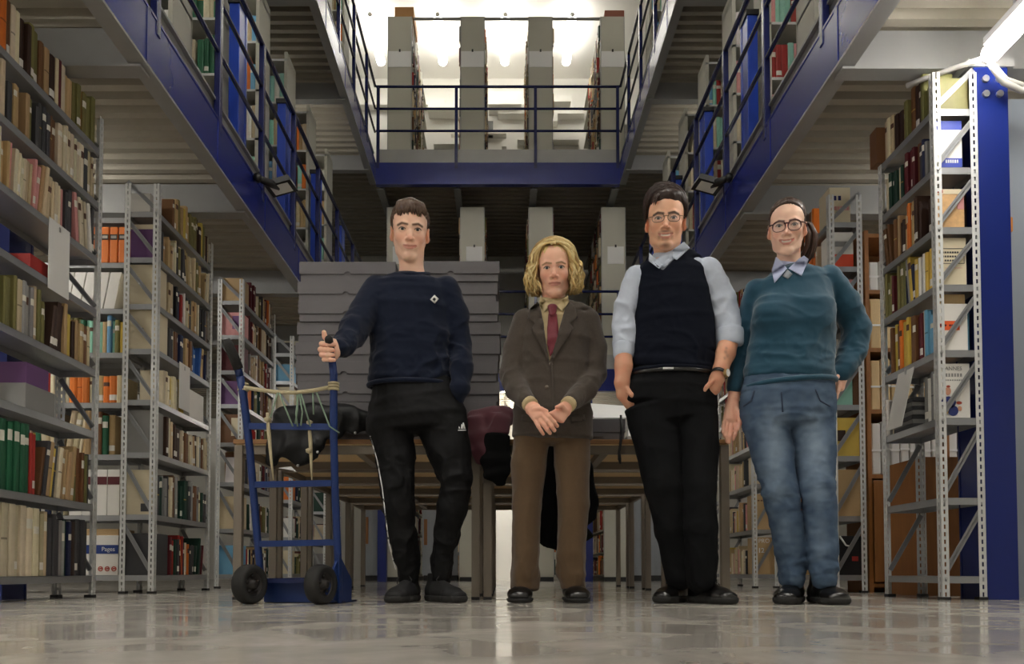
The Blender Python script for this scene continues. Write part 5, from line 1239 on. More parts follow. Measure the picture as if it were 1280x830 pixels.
def skin_cols(v, skin, tips=()):
    col = np.tile(np.array(lin(skin)), (len(v), 1)); red = np.array(lin((skin[0], int(skin[1]*.8), int(skin[2]*.78))))
    n = vnoise(v*55, 5); m = (.35*n)[:, None]; col = col*(1-m)+red*m
    for t in tips:
        g = (.6*gauss(v, t, (.009, .009, .009)))[:, None]; col = col*(1-g)+red*g
    return col
def inner_body(chains, skin, res=0.012, shrink=0.82):
    ch = [[(p, a*shrink, b*shrink) for p, a, b in c] for c in chains]
    allp = [n for c in ch for n in c]; lo = [min(n[0][i]-max(n[1], n[2]) for n in allp)-.02 for i in range(3)]; hi = [max(n[0][i]+max(n[1], n[2]) for n in allp)+.02 for i in range(3)]
    F = Field(lo, hi, res)
    for c in ch: F.chain(c[:-1], .03, cap=.3)
    v, f = F.mesh(); return v, f, skin
def shoe(name, root, ank, yaw, m, L=.285, wd=.098, sole=M['rubber'], kind='sneaker', lace=True):
    """ank: point on the floor under the ankle; the toe points to -y before the yaw"""
    R = Matrix.Rotation(yaw, 3, 'Z'); Ra = np.array(R); o = np.array(ank)
    F = Field((-.08, -L*.8-.02, -.01), (.08, .12, .17), .004); t = -L*.70; hw = wd/2
    F.chain([((0, .05, .042), hw*.68, .036), ((0, -.02, .046), hw*.82, .038), ((0, t*.6, .036), hw*.98, .030), ((0, t+hw*.75, .030), hw*.86, .024)], .02, vdir=(0, 0, 1))
    F.chain([((0, .03, .06), hw*.66, .045), ((0, .02, .12), hw*.62, .046)], .02)
    F.chain([((0, -.02, .078), hw*.55, .03), ((0, t*.45, .052), hw*.6, .022)], .02, vdir=(0, 0, 1))
    F.half((0, 0, .018), (0, 0, -1)); F.half((0, 0, .128 if kind != 'dress' else .1), (0, 0, 1))
    v, f = F.mesh(); v = smooth_mesh(v, f, 1, .4); up = np_obj(name, v @ Ra.T+o, f, m, root)
    F = Field((-.085, -L*.8-.03, -.005), (.085, .13, .05), .004)
    F.chain([((0, .052, .02), hw*.74, .03), ((0, -.02, .02), hw*.84, .03), ((0, t*.6, .02), hw*1.05, .03), ((0, t+hw*.72, .02), hw*.92, .03)], .02, vdir=(0, 0, 1))
    F.half((0, 0, .001), (0, 0, -1)); F.half((0, 0, .03 if kind != 'dress' else .02), (0, 0, 1))
    if kind == 'boot':
        for k in range(6): F.box((0, .06-.045*k, .004), (.09, .004, .007), 's', .002)
    v, f = F.mesh(); v = smooth_mesh(v, f, 1, .3); np_obj('sole', v @ Ra.T+o, f, sole, up)
    if lace:
        for k in range(4):
            y = -.035-.022*k; z = .1-.0105*k-.004*(k > 2)
            MB().tube([Vector(o)+R @ Vector(q) for q in ((-.022, y+.006, z-.004), (0, y, z+.004), (.022, y+.006, z-.004))], .0028, 6).build('lace', M['black'] if kind != 'dress' else m, up, smooth=True)
        MB().tube([Vector(o)+R @ Vector(q) for q in ((0, -.03, .105), (.02, -.045, .115), (.034, -.05, .1), (.03, -.055, .085))], .0025, 6).build('lace', M['black'], up, smooth=True)
        MB().tube([Vector(o)+R @ Vector(q) for q in ((0, -.03, .105), (-.02, -.045, .115), (-.036, -.05, .1), (-.03, -.06, .08))], .0025, 6).build('lace', M['black'], up, smooth=True)
    return up
def wing_collar(root, m, hd_or_none, ring_c, ring_r, ring_h, wings, bvhs, slant=0.0, name='shirt_collar'):
    """stand-up band around the neck plus two folded wings laid on the chest"""
    c = Vector(ring_c); mb = MB(); n = 28; vs_ = []; fs = []
    for j, (dz, rr) in enumerate(((0, 1.06), (ring_h*.5, 1.0), (ring_h, .97), (ring_h, .92), (0, 1.0))):
        for k in range(n):
            a = 2*math.pi*k/n; x = ring_r*rr*math.cos(a); y = ring_r*rr*1.02*math.sin(a)
            fdrop = -.022*max(0, -math.sin(a))**2 if dz > 0 else -.03*max(0, -math.sin(a))
            vs_.append(c+Vector((x, y, dz+fdrop+slant*x)))
    for j in range(5):
        for k in range(n): fs.append((j*n+k, j*n+(k+1) % n, ((j+1) % 5)*n+(k+1) % n, ((j+1) % 5)*n+k))
    mb.add(vs_, fs); col = mb.build(name, m, root, smooth=True)
    for w_ in wings: drape('collar_wing', w_, bvhs, m, col, off=.008, step=2.0, thick=.004)
    return col
TAUBE = lambda v: 1.0
def pc(*rows): return px_chain(rows)
def T(y, l, r, Y, br): return ((l+r)/2, y, Y, (r-l)/2, br)
# ---------------------------------------------------------------- person in the navy sweater
Y = 3.55
p1 = thing('person', 'person in navy sweater and black track trousers gripping the hand truck', 'person', P(527, 750, Y))
SK1 = (238, 194, 168)
hd = Head(512.5, 286, 3.43, 1.07, yaw=0.12, pitch=0.27, roll=0.02)
nk = P(515, 345, 3.55)
torso = pc(T(347, 494, 536, Y, .85), T(351, 481, 548, Y, .68), T(357, 468, 560, Y, .58), T(367, 463, 566, Y, .56), T(385, 461, 566, Y, .60), T(420, 462, 564, Y, .60), T(450, 462, 563, Y, .60), T(474, 461, 563, Y, .60), T(480, 462, 562, Y, .59))
armR = pc((558, 362, Y, 17, 1), (569, 395, 3.56, 16.5, 1), (575, 430, 3.58, 15, 1), (577, 460, 3.53, 13, 1), (575, 484, 3.50, 11.5, 1), (570, 500, 3.53, 10, 1))
armL = pc((472, 362, Y, 18, 1), (456, 390, 3.50, 19, 1), (443, 414, 3.43, 18, 1), (430, 431, 3.34, 13.5, 1), (424, 435, 3.30, 12, 1))
knit = mat('navy_knit', (17, 25, 44), 0.9, 0, var=0.1, vscale=30, bump=0.25, bscale=350, sheen=0.1, spec=0.2)
track = mat('black_track_fabric', (7, 7, 9), 0.7, 0, bump=0.08, bscale=90, spec=0.25)
sw, sv, sf = cloth('sweater', [torso, armR, armL], knit, p1, fold=.011, fsc=(11, 11, 14), seed=4, k=.016, dispf=lambda v: .35+1.0*gauss(v, P(565, 440, 3.5), (.12, .2, .16))+.9*gauss(v, P(445, 410, 3.4), (.14, .2, .12))+.7*gauss(v, P(510, 460, 3.45), (.3, .2, .1)))
swb = bvh_of(sv, sf)
ring = [P(515, 346, 3.55)+Vector((.074*math.cos(a), .078*math.sin(a), .03*math.sin(a)+.012)) for a in [2*math.pi*k/28 for k in range(29)]]
MB().tube(ring, .0105, 8, cap=False).build('crew_collar', knit, sw, smooth=True)
hem = [P(512, 482, Y)+Vector((51.5*.00355*math.cos(a), .112*math.sin(a), 0)) for a in [2*math.pi*k/40 for k in range(41)]]
MB().tube([q+Vector((0, 0, .0)) for q in hem], .011, 8, cap=False).build('rib_hem', knit, sw, smooth=True)
pel = pc(T(476, 464, 562, 3.55, .60), T(500, 460, 575, 3.55, .58), T(522, 458, 583, 3.55, .58), T(536, 459, 584, 3.55, .55))
lg1 = pc((488, 535, 3.55, 29, .95), (494, 565, 3.545, 24.5, 1), (496, 600, 3.53, 20, 1.1), (498, 635, 3.54, 19, 1.1), (502, 668, 3.57, 18, 1.1), (508, 695, 3.59, 15, 1.1), (511, 722, 3.60, 13, 1.1))
lg2 = pc((553, 535, 3.55, 31, .9), (562, 565, 3.545, 26, 1), (570, 598, 3.53, 20.5, 1.1), (566, 635, 3.54, 18.5, 1.1), (558, 668, 3.57, 16, 1.1), (552, 698, 3.59, 13.5, 1.1), (551, 722, 3.60, 12.5, 1.1))
tr, tv, tf = cloth('trousers', [pel, lg1, lg2], track, p1, fold=.012, fsc=(13, 13, 12), seed=14, k=.014, dispf=lambda v: .5+gauss(v, P(500, 600, 3.5), (.3, .2, .12))+gauss(v, P(520, 700, 3.5), (.3, .2, .1)))
trb = bvh_of(tv, tf)
F0 = dict(lo=P(388, 470, 3.36), hi=P(440, 405, 3.16))
def fist(F):
    F.ell(P(417, 437, 3.275), (.026, .034, .046), k=.012)
    F.rc([P(425, 436, 3.31), P(418, 437, 3.28)], [.028, .030], k=.01)
    for i, (yy, x0, rr) in enumerate(((430, 402, .0108), (437, 400.5, .0112), (443.5, 402, .0106), (449.5, 405, .0092))):
        finger(F, [P(x0+8, yy-1, 3.285), P(x0, yy, 3.262), P(x0+.5, yy, 3.228), P(x0+8, yy+.5, 3.205), P(x0+16-i, yy+.5, 3.212)], rr, .0035)
    finger(F, [P(419, 432, 3.262), P(411.5, 427.5, 3.225), P(406, 421, 3.212), P(405, 415.5, 3.205)], .0118, .004)
hv, hf = hand_mesh(fist, (P(385, 470, 3.2).x, 3.15, P(400, 470, 3.2).z), (P(440, 430, 3.3).x, 3.36, P(400, 402, 3.3).z), .003)
hm = head_mesh(hd, (nk, .053), SK1, (196, 122, 112), (92, 68, 52), smile=.45, cheek=.09, wide=.98, chinw=.88)
v_, f_, c_ = join_np([hm, (hv, hf, skin_cols(hv, SK1)), inner_body([torso, armR, armL[:3], pel, lg1, lg2], SK1)])
np_obj('body', v_, f_, SKINM, p1, c_); add_eyes(p1, hd, (56, 60, 62))
hb1 = hairmat('hair_brown', (78, 58, 44))
cap = hair_cap(hd, p1, hb1, (.0805, .098, .081), [('ell', (0, -.105, -.012), (.064, .075, .066)), ('ell', (0, -.075, -.06), (.082, .088, .078)), ('half', (0, .0, -.052), (0, -.35, -1))], extra=[((0, -.035, .092), (.056, .046, .026), .02)], disp=.006, dsc=(70, 60, 40))
pth = []
for k in range(46):
    x = -.058+.116*k/45+random.uniform(-.003, .003); z0 = .098-.25*x*x*8
    pth.append(([(x*.75, -.02, .128-abs(x)*.25), (x*.9, -.058, .112-abs(x)*.25), (x+.004, -.082+abs(x)*.22, .085-abs(x)*.2), (x+.007, -.0885+abs(x)*.3, .064+random.uniform(-.012, .014)-abs(x)*.12)], random.uniform(.005, .0085)))
clumps(hd, cap, hb1, pth)
shk = mat('black_sneaker_knit', (16, 16, 18), 0.7, 0, bump=0.15, bscale=220)
shoe('shoe', p1, (P(511, 740, 3.60).x, 3.60, 0), -.28, shk, L=.29); shoe('shoe', p1, (P(547, 740, 3.60).x, 3.60, 0), .62, shk, L=.30)
bd = drape('badge', [(543, 368.5), (548.5, 373.5), (543.5, 379.5), (537.5, 374.5)], swb, M['card'], p1, off=.004, step=2)
drape('badge_emblem', [(542.6, 371.5), (545, 373.8), (543.3, 376.6), (540.6, 374.4)], swb, M['black'], bd, off=.0055, step=2, thick=.001)
for i, (h_, xx) in enumerate(((3.2, 573), (6.2, 576.2), (9.2, 579.4))):
    drape('logo_bar', [(xx, 536), (xx+2.4, 536), (xx+2.4-h_*.0-.4, 536-h_+1.3), (xx+.6-.0*h_, 536-h_)] if i < 2 else [(xx, 536), (xx+2.8, 536), (xx+.2, 528), (xx-1.4, 528.8)], trb, M['paper'], tr, off=.003, step=2, thick=.001)
drape('logo_bar', [(572.5, 537.2), (582.6, 537.2), (582.6, 538.4), (572.5, 538.4)], trb, M['paper'], tr, off=.003, step=2, thick=.001)
drape('piping', [(462, 545), (463.3, 545), (472, 575), (478.5, 610), (483, 650), (487, 680), (495, 712), (494, 712), (485.7, 680), (481.7, 650), (477, 610), (470.7, 575)], trb, M['paper'], tr, off=.002, step=3, thick=.001)
# ---------------------------------------------------------------- person in the tweed jacket
Y = 3.56
p2 = thing('person', 'person with wavy blond hair in brown tweed jacket and burgundy tie', 'person', P(687, 750, Y))
SK2 = (236, 184, 158)
hd = Head(692.5, 334, 3.44, 1.0, yaw=-0.07, pitch=0.24, roll=-.03)
nk = P(692, 385, 3.56)
tw2 = mat('brown_tweed', (66, 57, 49), 0.9, 0, var=0.25, vscale=120, bump=0.3, bscale=400, sheen=0.2)
torso = pc(T(380, 673, 711, Y, 1.0), T(384, 664, 720, Y, .8), T(389, 655, 731, Y, .62), T(396, 648, 741, Y, .55), T(425, 648, 741, Y, .60), T(455, 650, 738, Y, .60), T(480, 648, 738, Y, .60), T(515, 642, 740, Y, .64), T(546, 639, 741, Y, .66))
aL = pc((655, 401, Y, 15, 1), (645, 435, 3.575, 16, 1), (640, 468, 3.57, 16, 1), (647, 488, 3.50, 14, 1), (659, 502, 3.42, 11.5, 1))
aR = pc((735, 401, Y, 15, 1), (742, 435, 3.575, 16, 1), (743, 468, 3.57, 15.5, 1), (731, 488, 3.50, 14, 1), (714, 502, 3.42, 11.5, 1))
def vcut(F):
    a, b, c = P(676.5, 372, 3.4), P(709.5, 372, 3.4), P(688, 449, 3.42)
    n1 = Vector((c.z-a.z, 0, -(c.x-a.x))).normalized(); n2 = Vector((b.z-c.z, 0, -(b.x-c.x))).normalized()
    def fn(x, y, z):
        d1 = (x-a.x)*n1.x+(z-a.z)*n1.z; d2 = (x-c.x)*n2.x+(z-c.z)*n2.z
        return np.maximum(np.maximum(d1, d2), y-3.56)
    F.put(fn, [a.x-.02, 3.3, c.z-.02], [b.x+.02, 3.57, a.z+.06], 's', .004)
    F.half(P(690, 556.5, 3.56), (0, 0, -1), k=.003)
def vs_in(): pass
a_, b_, c_ = P(676.5, 372, 3.4), P(709.5, 372, 3.4), P(688, 449, 3.42)
# make sure the cut removes the inside of the V
def vcut2(F):
    cx = (a_.x+b_.x)/2
    def side(p, q, x, z): return (q.x-p.x)*(z-p.z)-(q.z-p.z)*(x-p.x)
    L1_ = math.hypot(c_.x-a_.x, c_.z-a_.z); L2_ = math.hypot(b_.x-c_.x, b_.z-c_.z)
    sg = 1 if side(a_, c_, cx, a_.z) > 0 else -1; sg2 = 1 if side(c_, b_, cx, a_.z) > 0 else -1
    def fn(x, y, z): return np.maximum(np.maximum(-sg*side(a_, c_, x, z)/L1_, -sg2*side(c_, b_, x, z)/L2_), y-3.57)
    F.put(fn, [a_.x-.02, 3.3, c_.z-.02], [b_.x+.02, 3.58, a_.z+.08], 's', .004)
    F.half(P(690, 556.5, 3.56), (0, 0, -1), k=.003)
jk2, jv2, jf2 = cloth('jacket', [torso, aL, aR], tw2, p2, fold=.008, fsc=(10, 10, 10), seed=31, k=.012, extra=vcut2, dispf=lambda v: .5+.9*gauss(v, P(642, 470, 3.5), (.08, .2, .12))+.9*gauss(v, P(742, 470, 3.5), (.08, .2, .12)))
jb2 = bvh_of(jv2, jf2)
shirtm = mat('beige_shirt', (190, 172, 132), 0.8, 0, bump=0.05, bscale=200)
stor = pc(T(381, 676, 708, Y, 1.05), T(385, 669, 715, Y, .82), T(390, 661, 725, Y, .62), T(400, 654, 735, Y, .545), T(430, 654, 735, Y, .585), T(455, 655, 733, Y, .585))
sh2, shv2, shf2 = cloth('shirt', [stor], shirtm, p2, fold=.003, res=.006, seed=3)
shb2 = bvh_of(shv2, shf2)
for pl_ in ([(672, 377), (678, 386), (687.5, 447), (685, 450), (664, 411), (668.5, 405), (659, 398), (663, 385)], [(713, 377), (707, 386), (689, 447), (691.5, 450), (717, 410), (712.5, 404), (722, 397), (719, 384)]):
    drape('lapel', pl_, jb2, tw2, jk2, off=.009, step=2.5, thick=.006)
wing_collar(p2, shirtm, None, P(692, 381, 3.56), .061, .03, [[(675.5, 370), (688, 382), (680.5, 390), (674, 378)], [(710, 369), (711.5, 377), (703, 389.5), (693.5, 382)]], [shb2, jb2])
tie = mat('burgundy_tie', (112, 26, 42), 0.5, 0, var=0.35, vscale=160, sheen=0.2)
tp = drape('tie', [(685.5, 392), (696, 392), (697.5, 405), (699, 425), (694, 437), (687.5, 446), (684, 430), (684, 410)], [shb2], tie, p2, off=.010, step=2.5, thick=.006)
F = Field(tuple(P(680, 396, 3.4)-Vector((.01, .15, .02))), tuple(P(702, 378, 3.4)+Vector((.01, .15, .02))), .003)
ty = [h for h in [shb2.ray_cast(Vector((0, 0, H)), Vector(ray(690, 390)).normalized())[0]] if h][0].y
F.chain([(P(690.5, 383.5, ty-.006), .022, .014), (P(690.5, 393, ty-.010), .015, .011)], .006)
v, f = F.mesh(); np_obj('tie_knot', v, f, tie, tp)
for (px, py) in ((688.5, 455), (683.5, 484)):
    h_ = jb2.ray_cast(Vector((0, 0, H)), Vector(ray(px, py)).normalized())[0]
    if h_: MB().lathe([(0, -.005), (.008, -.004), (.009, 0), (0, .002)], h_, (0, 1, 0), 12).build('button', mat('horn_button', (122, 110, 96), 0.35), jk2, smooth=True)
drape('front_edge', [(687.6, 452), (690.4, 452), (692, 480), (694.5, 520), (698, 553), (694, 553), (690.6, 520), (688.8, 480)], jb2, tw2, jk2, off=.007, step=3, thick=.006)
for pl_ in ([(652, 518), (668, 520), (668, 528), (651, 526)], [(714, 520), (731, 518), (732, 526), (714, 528)]): drape('pocket_flap', pl_, jb2, tw2, jk2, off=.006, step=3, thick=.004)
trm2 = mat('brown_wool_trousers', (88, 67, 43), 0.85, 0, var=0.12, vscale=60, bump=0.2, bscale=300, sheen=0.2)
pel = pc(T(500, 650, 732, Y, .62), T(530, 647, 735, Y, .56), T(552, 645, 735, Y, .52))
l1 = pc((665, 545, Y, 23, .85), (661, 580, 3.555, 21.5, 1.1), (658.5, 630, 3.55, 18.8, 1.2), (657, 690, 3.56, 17.5, 1.3), (655, 718, 3.56, 18, 1.3), (654.5, 733, 3.56, 17.5, 1.3))
l2 = pc((714, 545, Y, 23, .85), (715, 580, 3.555, 22, 1.1), (717, 630, 3.55, 20, 1.2), (714, 690, 3.56, 18, 1.3), (714.5, 718, 3.56, 16.5, 1.3), (715.5, 733, 3.56, 15, 1.3))
tr2, tv2, tf2 = cloth('trousers', [pel, l1, l2], trm2, p2, fold=.011, fsc=(11, 11, 6), seed=41, k=.01, extra=lambda F: F.half((0, 0, .055), (0, 0, -1), k=.004), dispf=lambda v: .5+1.3*gauss(v, P(685, 715, 3.5), (.4, .3, .09)))
tb2 = bvh_of(tv2, tf2)
lth = mat('black_leather', (14, 13, 13), 0.28, 0, bump=0.08, bscale=60, spec=0.6, coat=0.3)
shoe('shoe', p2, (P(653, 740, 3.58).x, 3.60, 0), -.12, lth, L=.27, wd=.105, kind='dress'); shoe('shoe', p2, (P(716, 740, 3.58).x, 3.60, 0), .10, lth, L=.27, wd=.105, kind='dress')
cuffm = shirtm
for (q0, q1) in ((P(659, 502, 3.42), P(663.5, 506.5, 3.39)), (P(714, 502, 3.42), P(709.5, 506.5, 3.39))):
    MB().tube([q0, q1, q1+(q1-q0)*.15], [.034, .0345, .031], 16).build('shirt_cuff', cuffm, sh2, smooth=True)
def hands2(F):
    # left hand of the person lies below, right hand folds over it
    F.chain([(P(711, 505, 3.40), .026, .021), (P(705, 512, 3.375), .031, .018), (P(697, 522, 3.36), .034, .015)], .01)
    for (a, b, c) in (((696, 514), (689, 517), (682, 519)), ((694, 520), (687, 524), (680, 527)), ((693, 526), (687, 531), (681, 534))): finger(F, [P(*a, 3.36), P(*b, 3.365), P(*c, 3.37)], .0095)
    finger(F, [P(707, 513, 3.36), P(702, 507, 3.345), P(696, 509, 3.335)], .0105)
def hands2b(F):
    F.chain([(P(661, 505, 3.40), .026, .021), (P(666, 511, 3.37), .031, .019), (P(674, 520, 3.335), .034, .0155)], .01)
    for (a, b, c, d, r) in (((680.5, 515.5), (687, 521.5), (692.5, 527.5), (696.5, 532.5), .0098), ((678.5, 520.5), (684.5, 527), (689.5, 533), (693, 538), .0102), ((674.5, 524.5), (680, 531.5), (684, 537), (687.5, 541.5), .0098), ((669.5, 526.5), (673, 533), (676, 538), (679, 542.5), .0085)):
        finger(F, [P(*a, 3.33), P(*b, 3.316), P(*c, 3.318), P(*d, 3.33)], r, .003)
    finger(F, [P(668, 513, 3.345), P(676, 511, 3.33), P(683, 514, 3.325)], .0108)
lo = (P(650, 550, 3.4).x, 3.27, P(690, 552, 3.4).z); hi = (P(722, 500, 3.45).x, 3.47, P(690, 494, 3.45).z)
ha, fa = hand_mesh(hands2, lo, hi, .003); hb_, fb_ = hand_mesh(hands2b, lo, hi, .003)
hm = head_mesh(hd, (nk, .049), SK2, (190, 116, 108), (150, 118, 84), smile=.12, cheek=.11, wide=.97, chinw=.95, browt=.0032)
v_, f_, c_ = join_np([hm, (ha, fa, skin_cols(ha, SK2)), (hb_, fb_, skin_cols(hb_, SK2)), inner_body([stor, aL[:4], aR[:4], pel, l1, l2], SK2, shrink=.8)])
np_obj('body', v_, f_, SKINM, p2, c_); add_eyes(p2, hd, (60, 64, 66))
hb2 = hairmat('hair_blond', (206, 178, 118), .4)
cap = hair_cap(hd, p2, hb2, (.082, .1, .082), [('ell', (0, -.11, -.02), (.058, .08, .082)), ('ell', (0, -.09, -.09), (.09, .1, .075)), ('half', (0, .0, -.085), (0, -.1, -1))], disp=.007, dsc=(50, 50, 20), extra=[((0, .04, -.03), (.075, .06, .07), .02)])
hb2d = hairmat('hair_blond_deep', (158, 126, 76), .45); hb2l = hairmat('hair_blond_light', (226, 204, 150), .38)
sets = {0: [], 1: [], 2: []}
for s in (-1, 1):
    for k in range(210):
        u = random.random()**.85; y0 = -.072+.15*u; ph = random.uniform(0, 6.28); am = random.uniform(.006, .016); fq = random.uniform(10, 16)
        y1 = max(y0+.012, random.uniform(-.058, -.02) if u < .35 else y0); lift = random.uniform(.004, .02); out = random.uniform(.006, .03); zend = random.uniform(-.108, -.05); inn = random.uniform(0, .028)
        pts_ = []
        for i in range(14):
            t = i/13; y_ = y0+(y1-y0)*min(1, t*2.2); sc = math.sqrt(max(.12, 1-((y_-.018)/.108)**2))
            if t < .45: th = -.18+(math.pi/2+.18)*t/.45; x = (.082*sc+lift)*math.sin(th); z = .036+(.092*sc+lift*.7)*math.cos(th)
            else: q = (t-.45)/.55; x = .082*sc+lift+out*math.sin(q*math.pi*.7)-inn*q*q; z = .036-(.036-zend)*q
            g_ = min(1, max(0, t-.1)*2.4); pts_.append((s*(x+am*g_*math.sin(ph+t*fq)), y_+am*g_*math.cos(ph*1.7+t*fq)-.004, z+.004*g_*math.sin(ph*2+t*11)))
        sets[0 if random.random() < .5 else (1 if random.random() < .35 else 2)].append((pts_, random.uniform(.003, .0062)))
for k in range(60):
    a = math.pi*(k/59); x = .104*math.cos(a); y_ = .03+.085*math.sin(a); ph = random.uniform(0, 6)
    sets[0].append(([(x*.3, .02+y_*.2, .125), (x*.75, y_*.75, .095), (x*1.02, y_*1.02, .03), (x*1.1+.01*math.sin(ph), y_*1.1, -.03), (x*1.1+.012*math.sin(ph+2), y_*1.08, -.075), (x*1.0+random.uniform(-.015, .015), y_*1.0, -.105)], .011))
clumps(hd, cap, hb2, sets[0]); clumps(hd, cap, hb2d, sets[1]); clumps(hd, cap, hb2l, sets[2])
# ---------------------------------------------------------------- person in the sweater vest
Y = 3.45
p3 = thing('person', 'person in dark sweater vest over rolled pale shirt, hands in pockets', 'person', P(862, 750, Y))
SK3 = (234, 182, 150)
hd = Head(832.5, 272, 3.33, 1.03, yaw=-0.19, pitch=0.25, roll=.03)
nk = P(834, 330, 3.46)
shm3 = mat('pale_blue_shirt', (190, 199, 214), 0.75, 0, var=0.05, vscale=80, bump=0.06, bscale=200)
vestm = mat('midnight_knit', (11, 16, 29), 0.95, 0, var=0.1, vscale=40, bump=0.3, bscale=380, spec=0.2)
stor = pc(T(322, 816, 854, Y, .95), T(326, 807, 866, Y, .76), T(331, 801, 875, Y, .6), T(338, 797, 882, Y, .54), T(365, 797, 882, Y, .57), T(400, 798, 887, Y, .57), T(440, 798, 887, Y, .57), T(462, 796, 885, Y, .57))
aL = pc((795, 347, Y, 15, 1), (783, 385, 3.46, 15.5, 1), (780.5, 415, 3.46, 14.5, 1), (779.5, 438, 3.44, 13, 1))
aR = pc((885, 339, Y, 17, 1), (902, 375, 3.46, 18.5, 1), (909, 404, 3.45, 17, 1), (911.5, 419, 3.43, 16, 1))
sh3, shv3, shf3 = cloth('shirt', [stor, aL, aR], shm3, p3, fold=.010, fsc=(14, 14, 16), seed=51, k=.012, dispf=lambda v: .3+1.0*gauss(v, P(908, 395, 3.4), (.12, .2, .14))+1.0*gauss(v, P(779, 410, 3.4), (.1, .2, .14)))
for nodes in (pc((912, 417, 3.43, 17.5, 1), (912.5, 426, 3.425, 17, 1)), pc((779.8, 434, 3.44, 13.8, 1), (779.3, 442, 3.435, 13.2, 1))):
    F = Field(tuple(nodes[0][0]-Vector((.11, .11, .13))), tuple(nodes[0][0]+Vector((.11, .11, .1))), .005); F.chain(nodes, .01)
    F.half(nodes[0][0]+Vector((0, 0, .022)), (0, 0, 1)); F.half(nodes[1][0]-Vector((0, 0, .022)), (0, 0, -1)); v, f = F.mesh(); np_obj('rolled_cuff', v, f, shm3, sh3)
vtor = pc(T(324, 811, 859, Y, .95), T(328, 802, 871, Y, .78), T(333, 797, 879, Y, .65), T(340, 793, 883, Y, .60), T(364, 790.5, 886, Y, .62), T(400, 791, 893, Y, .62), T(440, 791, 895, Y, .62), T(458, 789, 892, Y, .61), T(464, 789, 890, Y, .6))
def vneck(F):
    a, b, c = P(811, 320, 3.38), P(862, 305, 3.38), P(829, 337, 3.35); 
    def side(p, q, x, z): return ((q.x-p.x)*(z-p.z)-(q.z-p.z)*(x-p.x))/math.hypot(q.x-p.x, q.z-p.z)
    fn = lambda x, y, z: np.maximum(np.maximum(-side(a, c, x, z), -side(c, b, x, z)), y-3.60)
    F.put(fn, [a.x-.05, 3.25, c.z-.02], [b.x+.05, 3.60, b.z+.08], 's', .004)
ve3, vv3, vf3 = cloth('sweater_vest', [vtor], vestm, p3, fold=.008, fsc=(10, 10, 14), seed=61, k=.014, extra=vneck, dispf=lambda v: .4+.9*gauss(v, P(840, 450, 3.4), (.3, .3, .08)))
vb3 = bvh_of(vv3, vf3); sb3 = bvh_of(shv3, shf3)
MB().tube([P(840, 465.5, Y)+Vector((51*.00345*math.cos(a), .109*math.sin(a), .03*0)) for a in [2*math.pi*k/40 for k in range(41)]], .010, 8, cap=False).build('rib_hem', vestm, ve3, smooth=True)
wing_collar(p3, shm3, None, P(834, 326, 3.46), .066, .034, [[(841, 312), (855, 302), (862.5, 310), (846, 325), (840, 322)], [(811.5, 316), (817, 321), (830, 332), (824, 336), (810.5, 326)]], [sb3, vb3], slant=.1)
drape('placket', [(826, 329), (838, 322), (843, 323), (833, 333.5), (828.5, 335)], [sb3], shm3, sh3, off=.004, step=2.5)
trm3 = mat('black_trousers', (9, 10, 13), 0.85, 0, var=0.1, vscale=50, bump=0.12, bscale=200, spec=0.2)
pel = pc(T(463, 790, 890, Y, .58), T(485, 783, 896, Y, .58), T(505, 779, 897, Y, .57), T(525, 786, 897, Y, .55))
l1 = pc((817, 525, 3.45, 32, .9), (823, 560, 3.445, 28, 1), (830, 610, 3.43, 23.5, 1.1), (838, 660, 3.44, 19.5, 1.1), (846, 700, 3.46, 16, 1.15), (849, 722, 3.46, 15.5, 1.1))
l2 = pc((868, 525, 3.45, 29, .95), (872, 560, 3.435, 25, 1), (874, 610, 3.40, 22, 1.1), (875, 660, 3.38, 20.5, 1.1), (877, 700, 3.38, 18.5, 1.15), (877, 724, 3.38, 17.5, 1.15))
tr3, tv3, tf3 = cloth('trousers', [pel, l1, l2], trm3, p3, fold=.012, fsc=(10, 10, 7), seed=71, k=.010, dispf=lambda v: .55+.9*gauss(v, P(850, 715, 3.4), (.4, .3, .08)))
MB().tube([P(840, 467.5, Y)+Vector((50.5*.00345*math.cos(a), .107*math.sin(a), -.004)) for a in [2*math.pi*k/40 for k in range(41)]], .011, 8, cap=False).build('belt', lth, tr3, smooth=True)
bp_ = P(828, 467.5, Y)+Vector((0, -.113, -.006)); MB().box(bp_.x-.022, bp_.x+.022, bp_.y-.012, bp_.y-.006, bp_.z-.004, bp_.z+.004).build('belt_buckle', M['steelbolt'], tr3)
fL = pc((779.5, 436, 3.435, 11.5, 1), (779.5, 458, 3.42, 11, 1), (777.5, 478, 3.42, 9.3, .9), (780, 492, 3.43, 9.5, .8), (790, 506, 3.45, 9, .7))
fR = pc((911, 424, 3.425, 13, 1), (907, 442, 3.40, 12, 1), (901, 461, 3.375, 9.5, .9), (897, 472, 3.37, 9.0, .8), (891, 484, 3.39, 10, .7), (880, 497, 3.42, 9.5, .6))
def arms3(F):
    F.chain(fL, .012); F.chain(fR, .012)
    finger(F, [P(890, 476, 3.36), P(884, 483, 3.355), P(879, 490, 3.37)], .0105); finger(F, [P(784, 486, 3.40), P(789, 493, 3.39), P(794, 499, 3.40)], .0105)
    for i in range(4): finger(F, [P(888-2*i, 486+1.5*i, 3.40), P(882-2*i, 497+i, 3.42), P(876-2*i, 507, 3.44)], .0095); finger(F, [P(784+1.5*i, 497+i, 3.43), P(790+2*i, 508, 3.44), P(795+2*i, 516, 3.45)], .0092)
av, af = hand_mesh(arms3, (P(762, 500, 3.4).x, 3.28, P(800, 525, 3.4).z), (P(930, 500, 3.45).x, 3.52, P(800, 415, 3.45).z), .0045)
ac = skin_cols(av, (218, 166, 136))
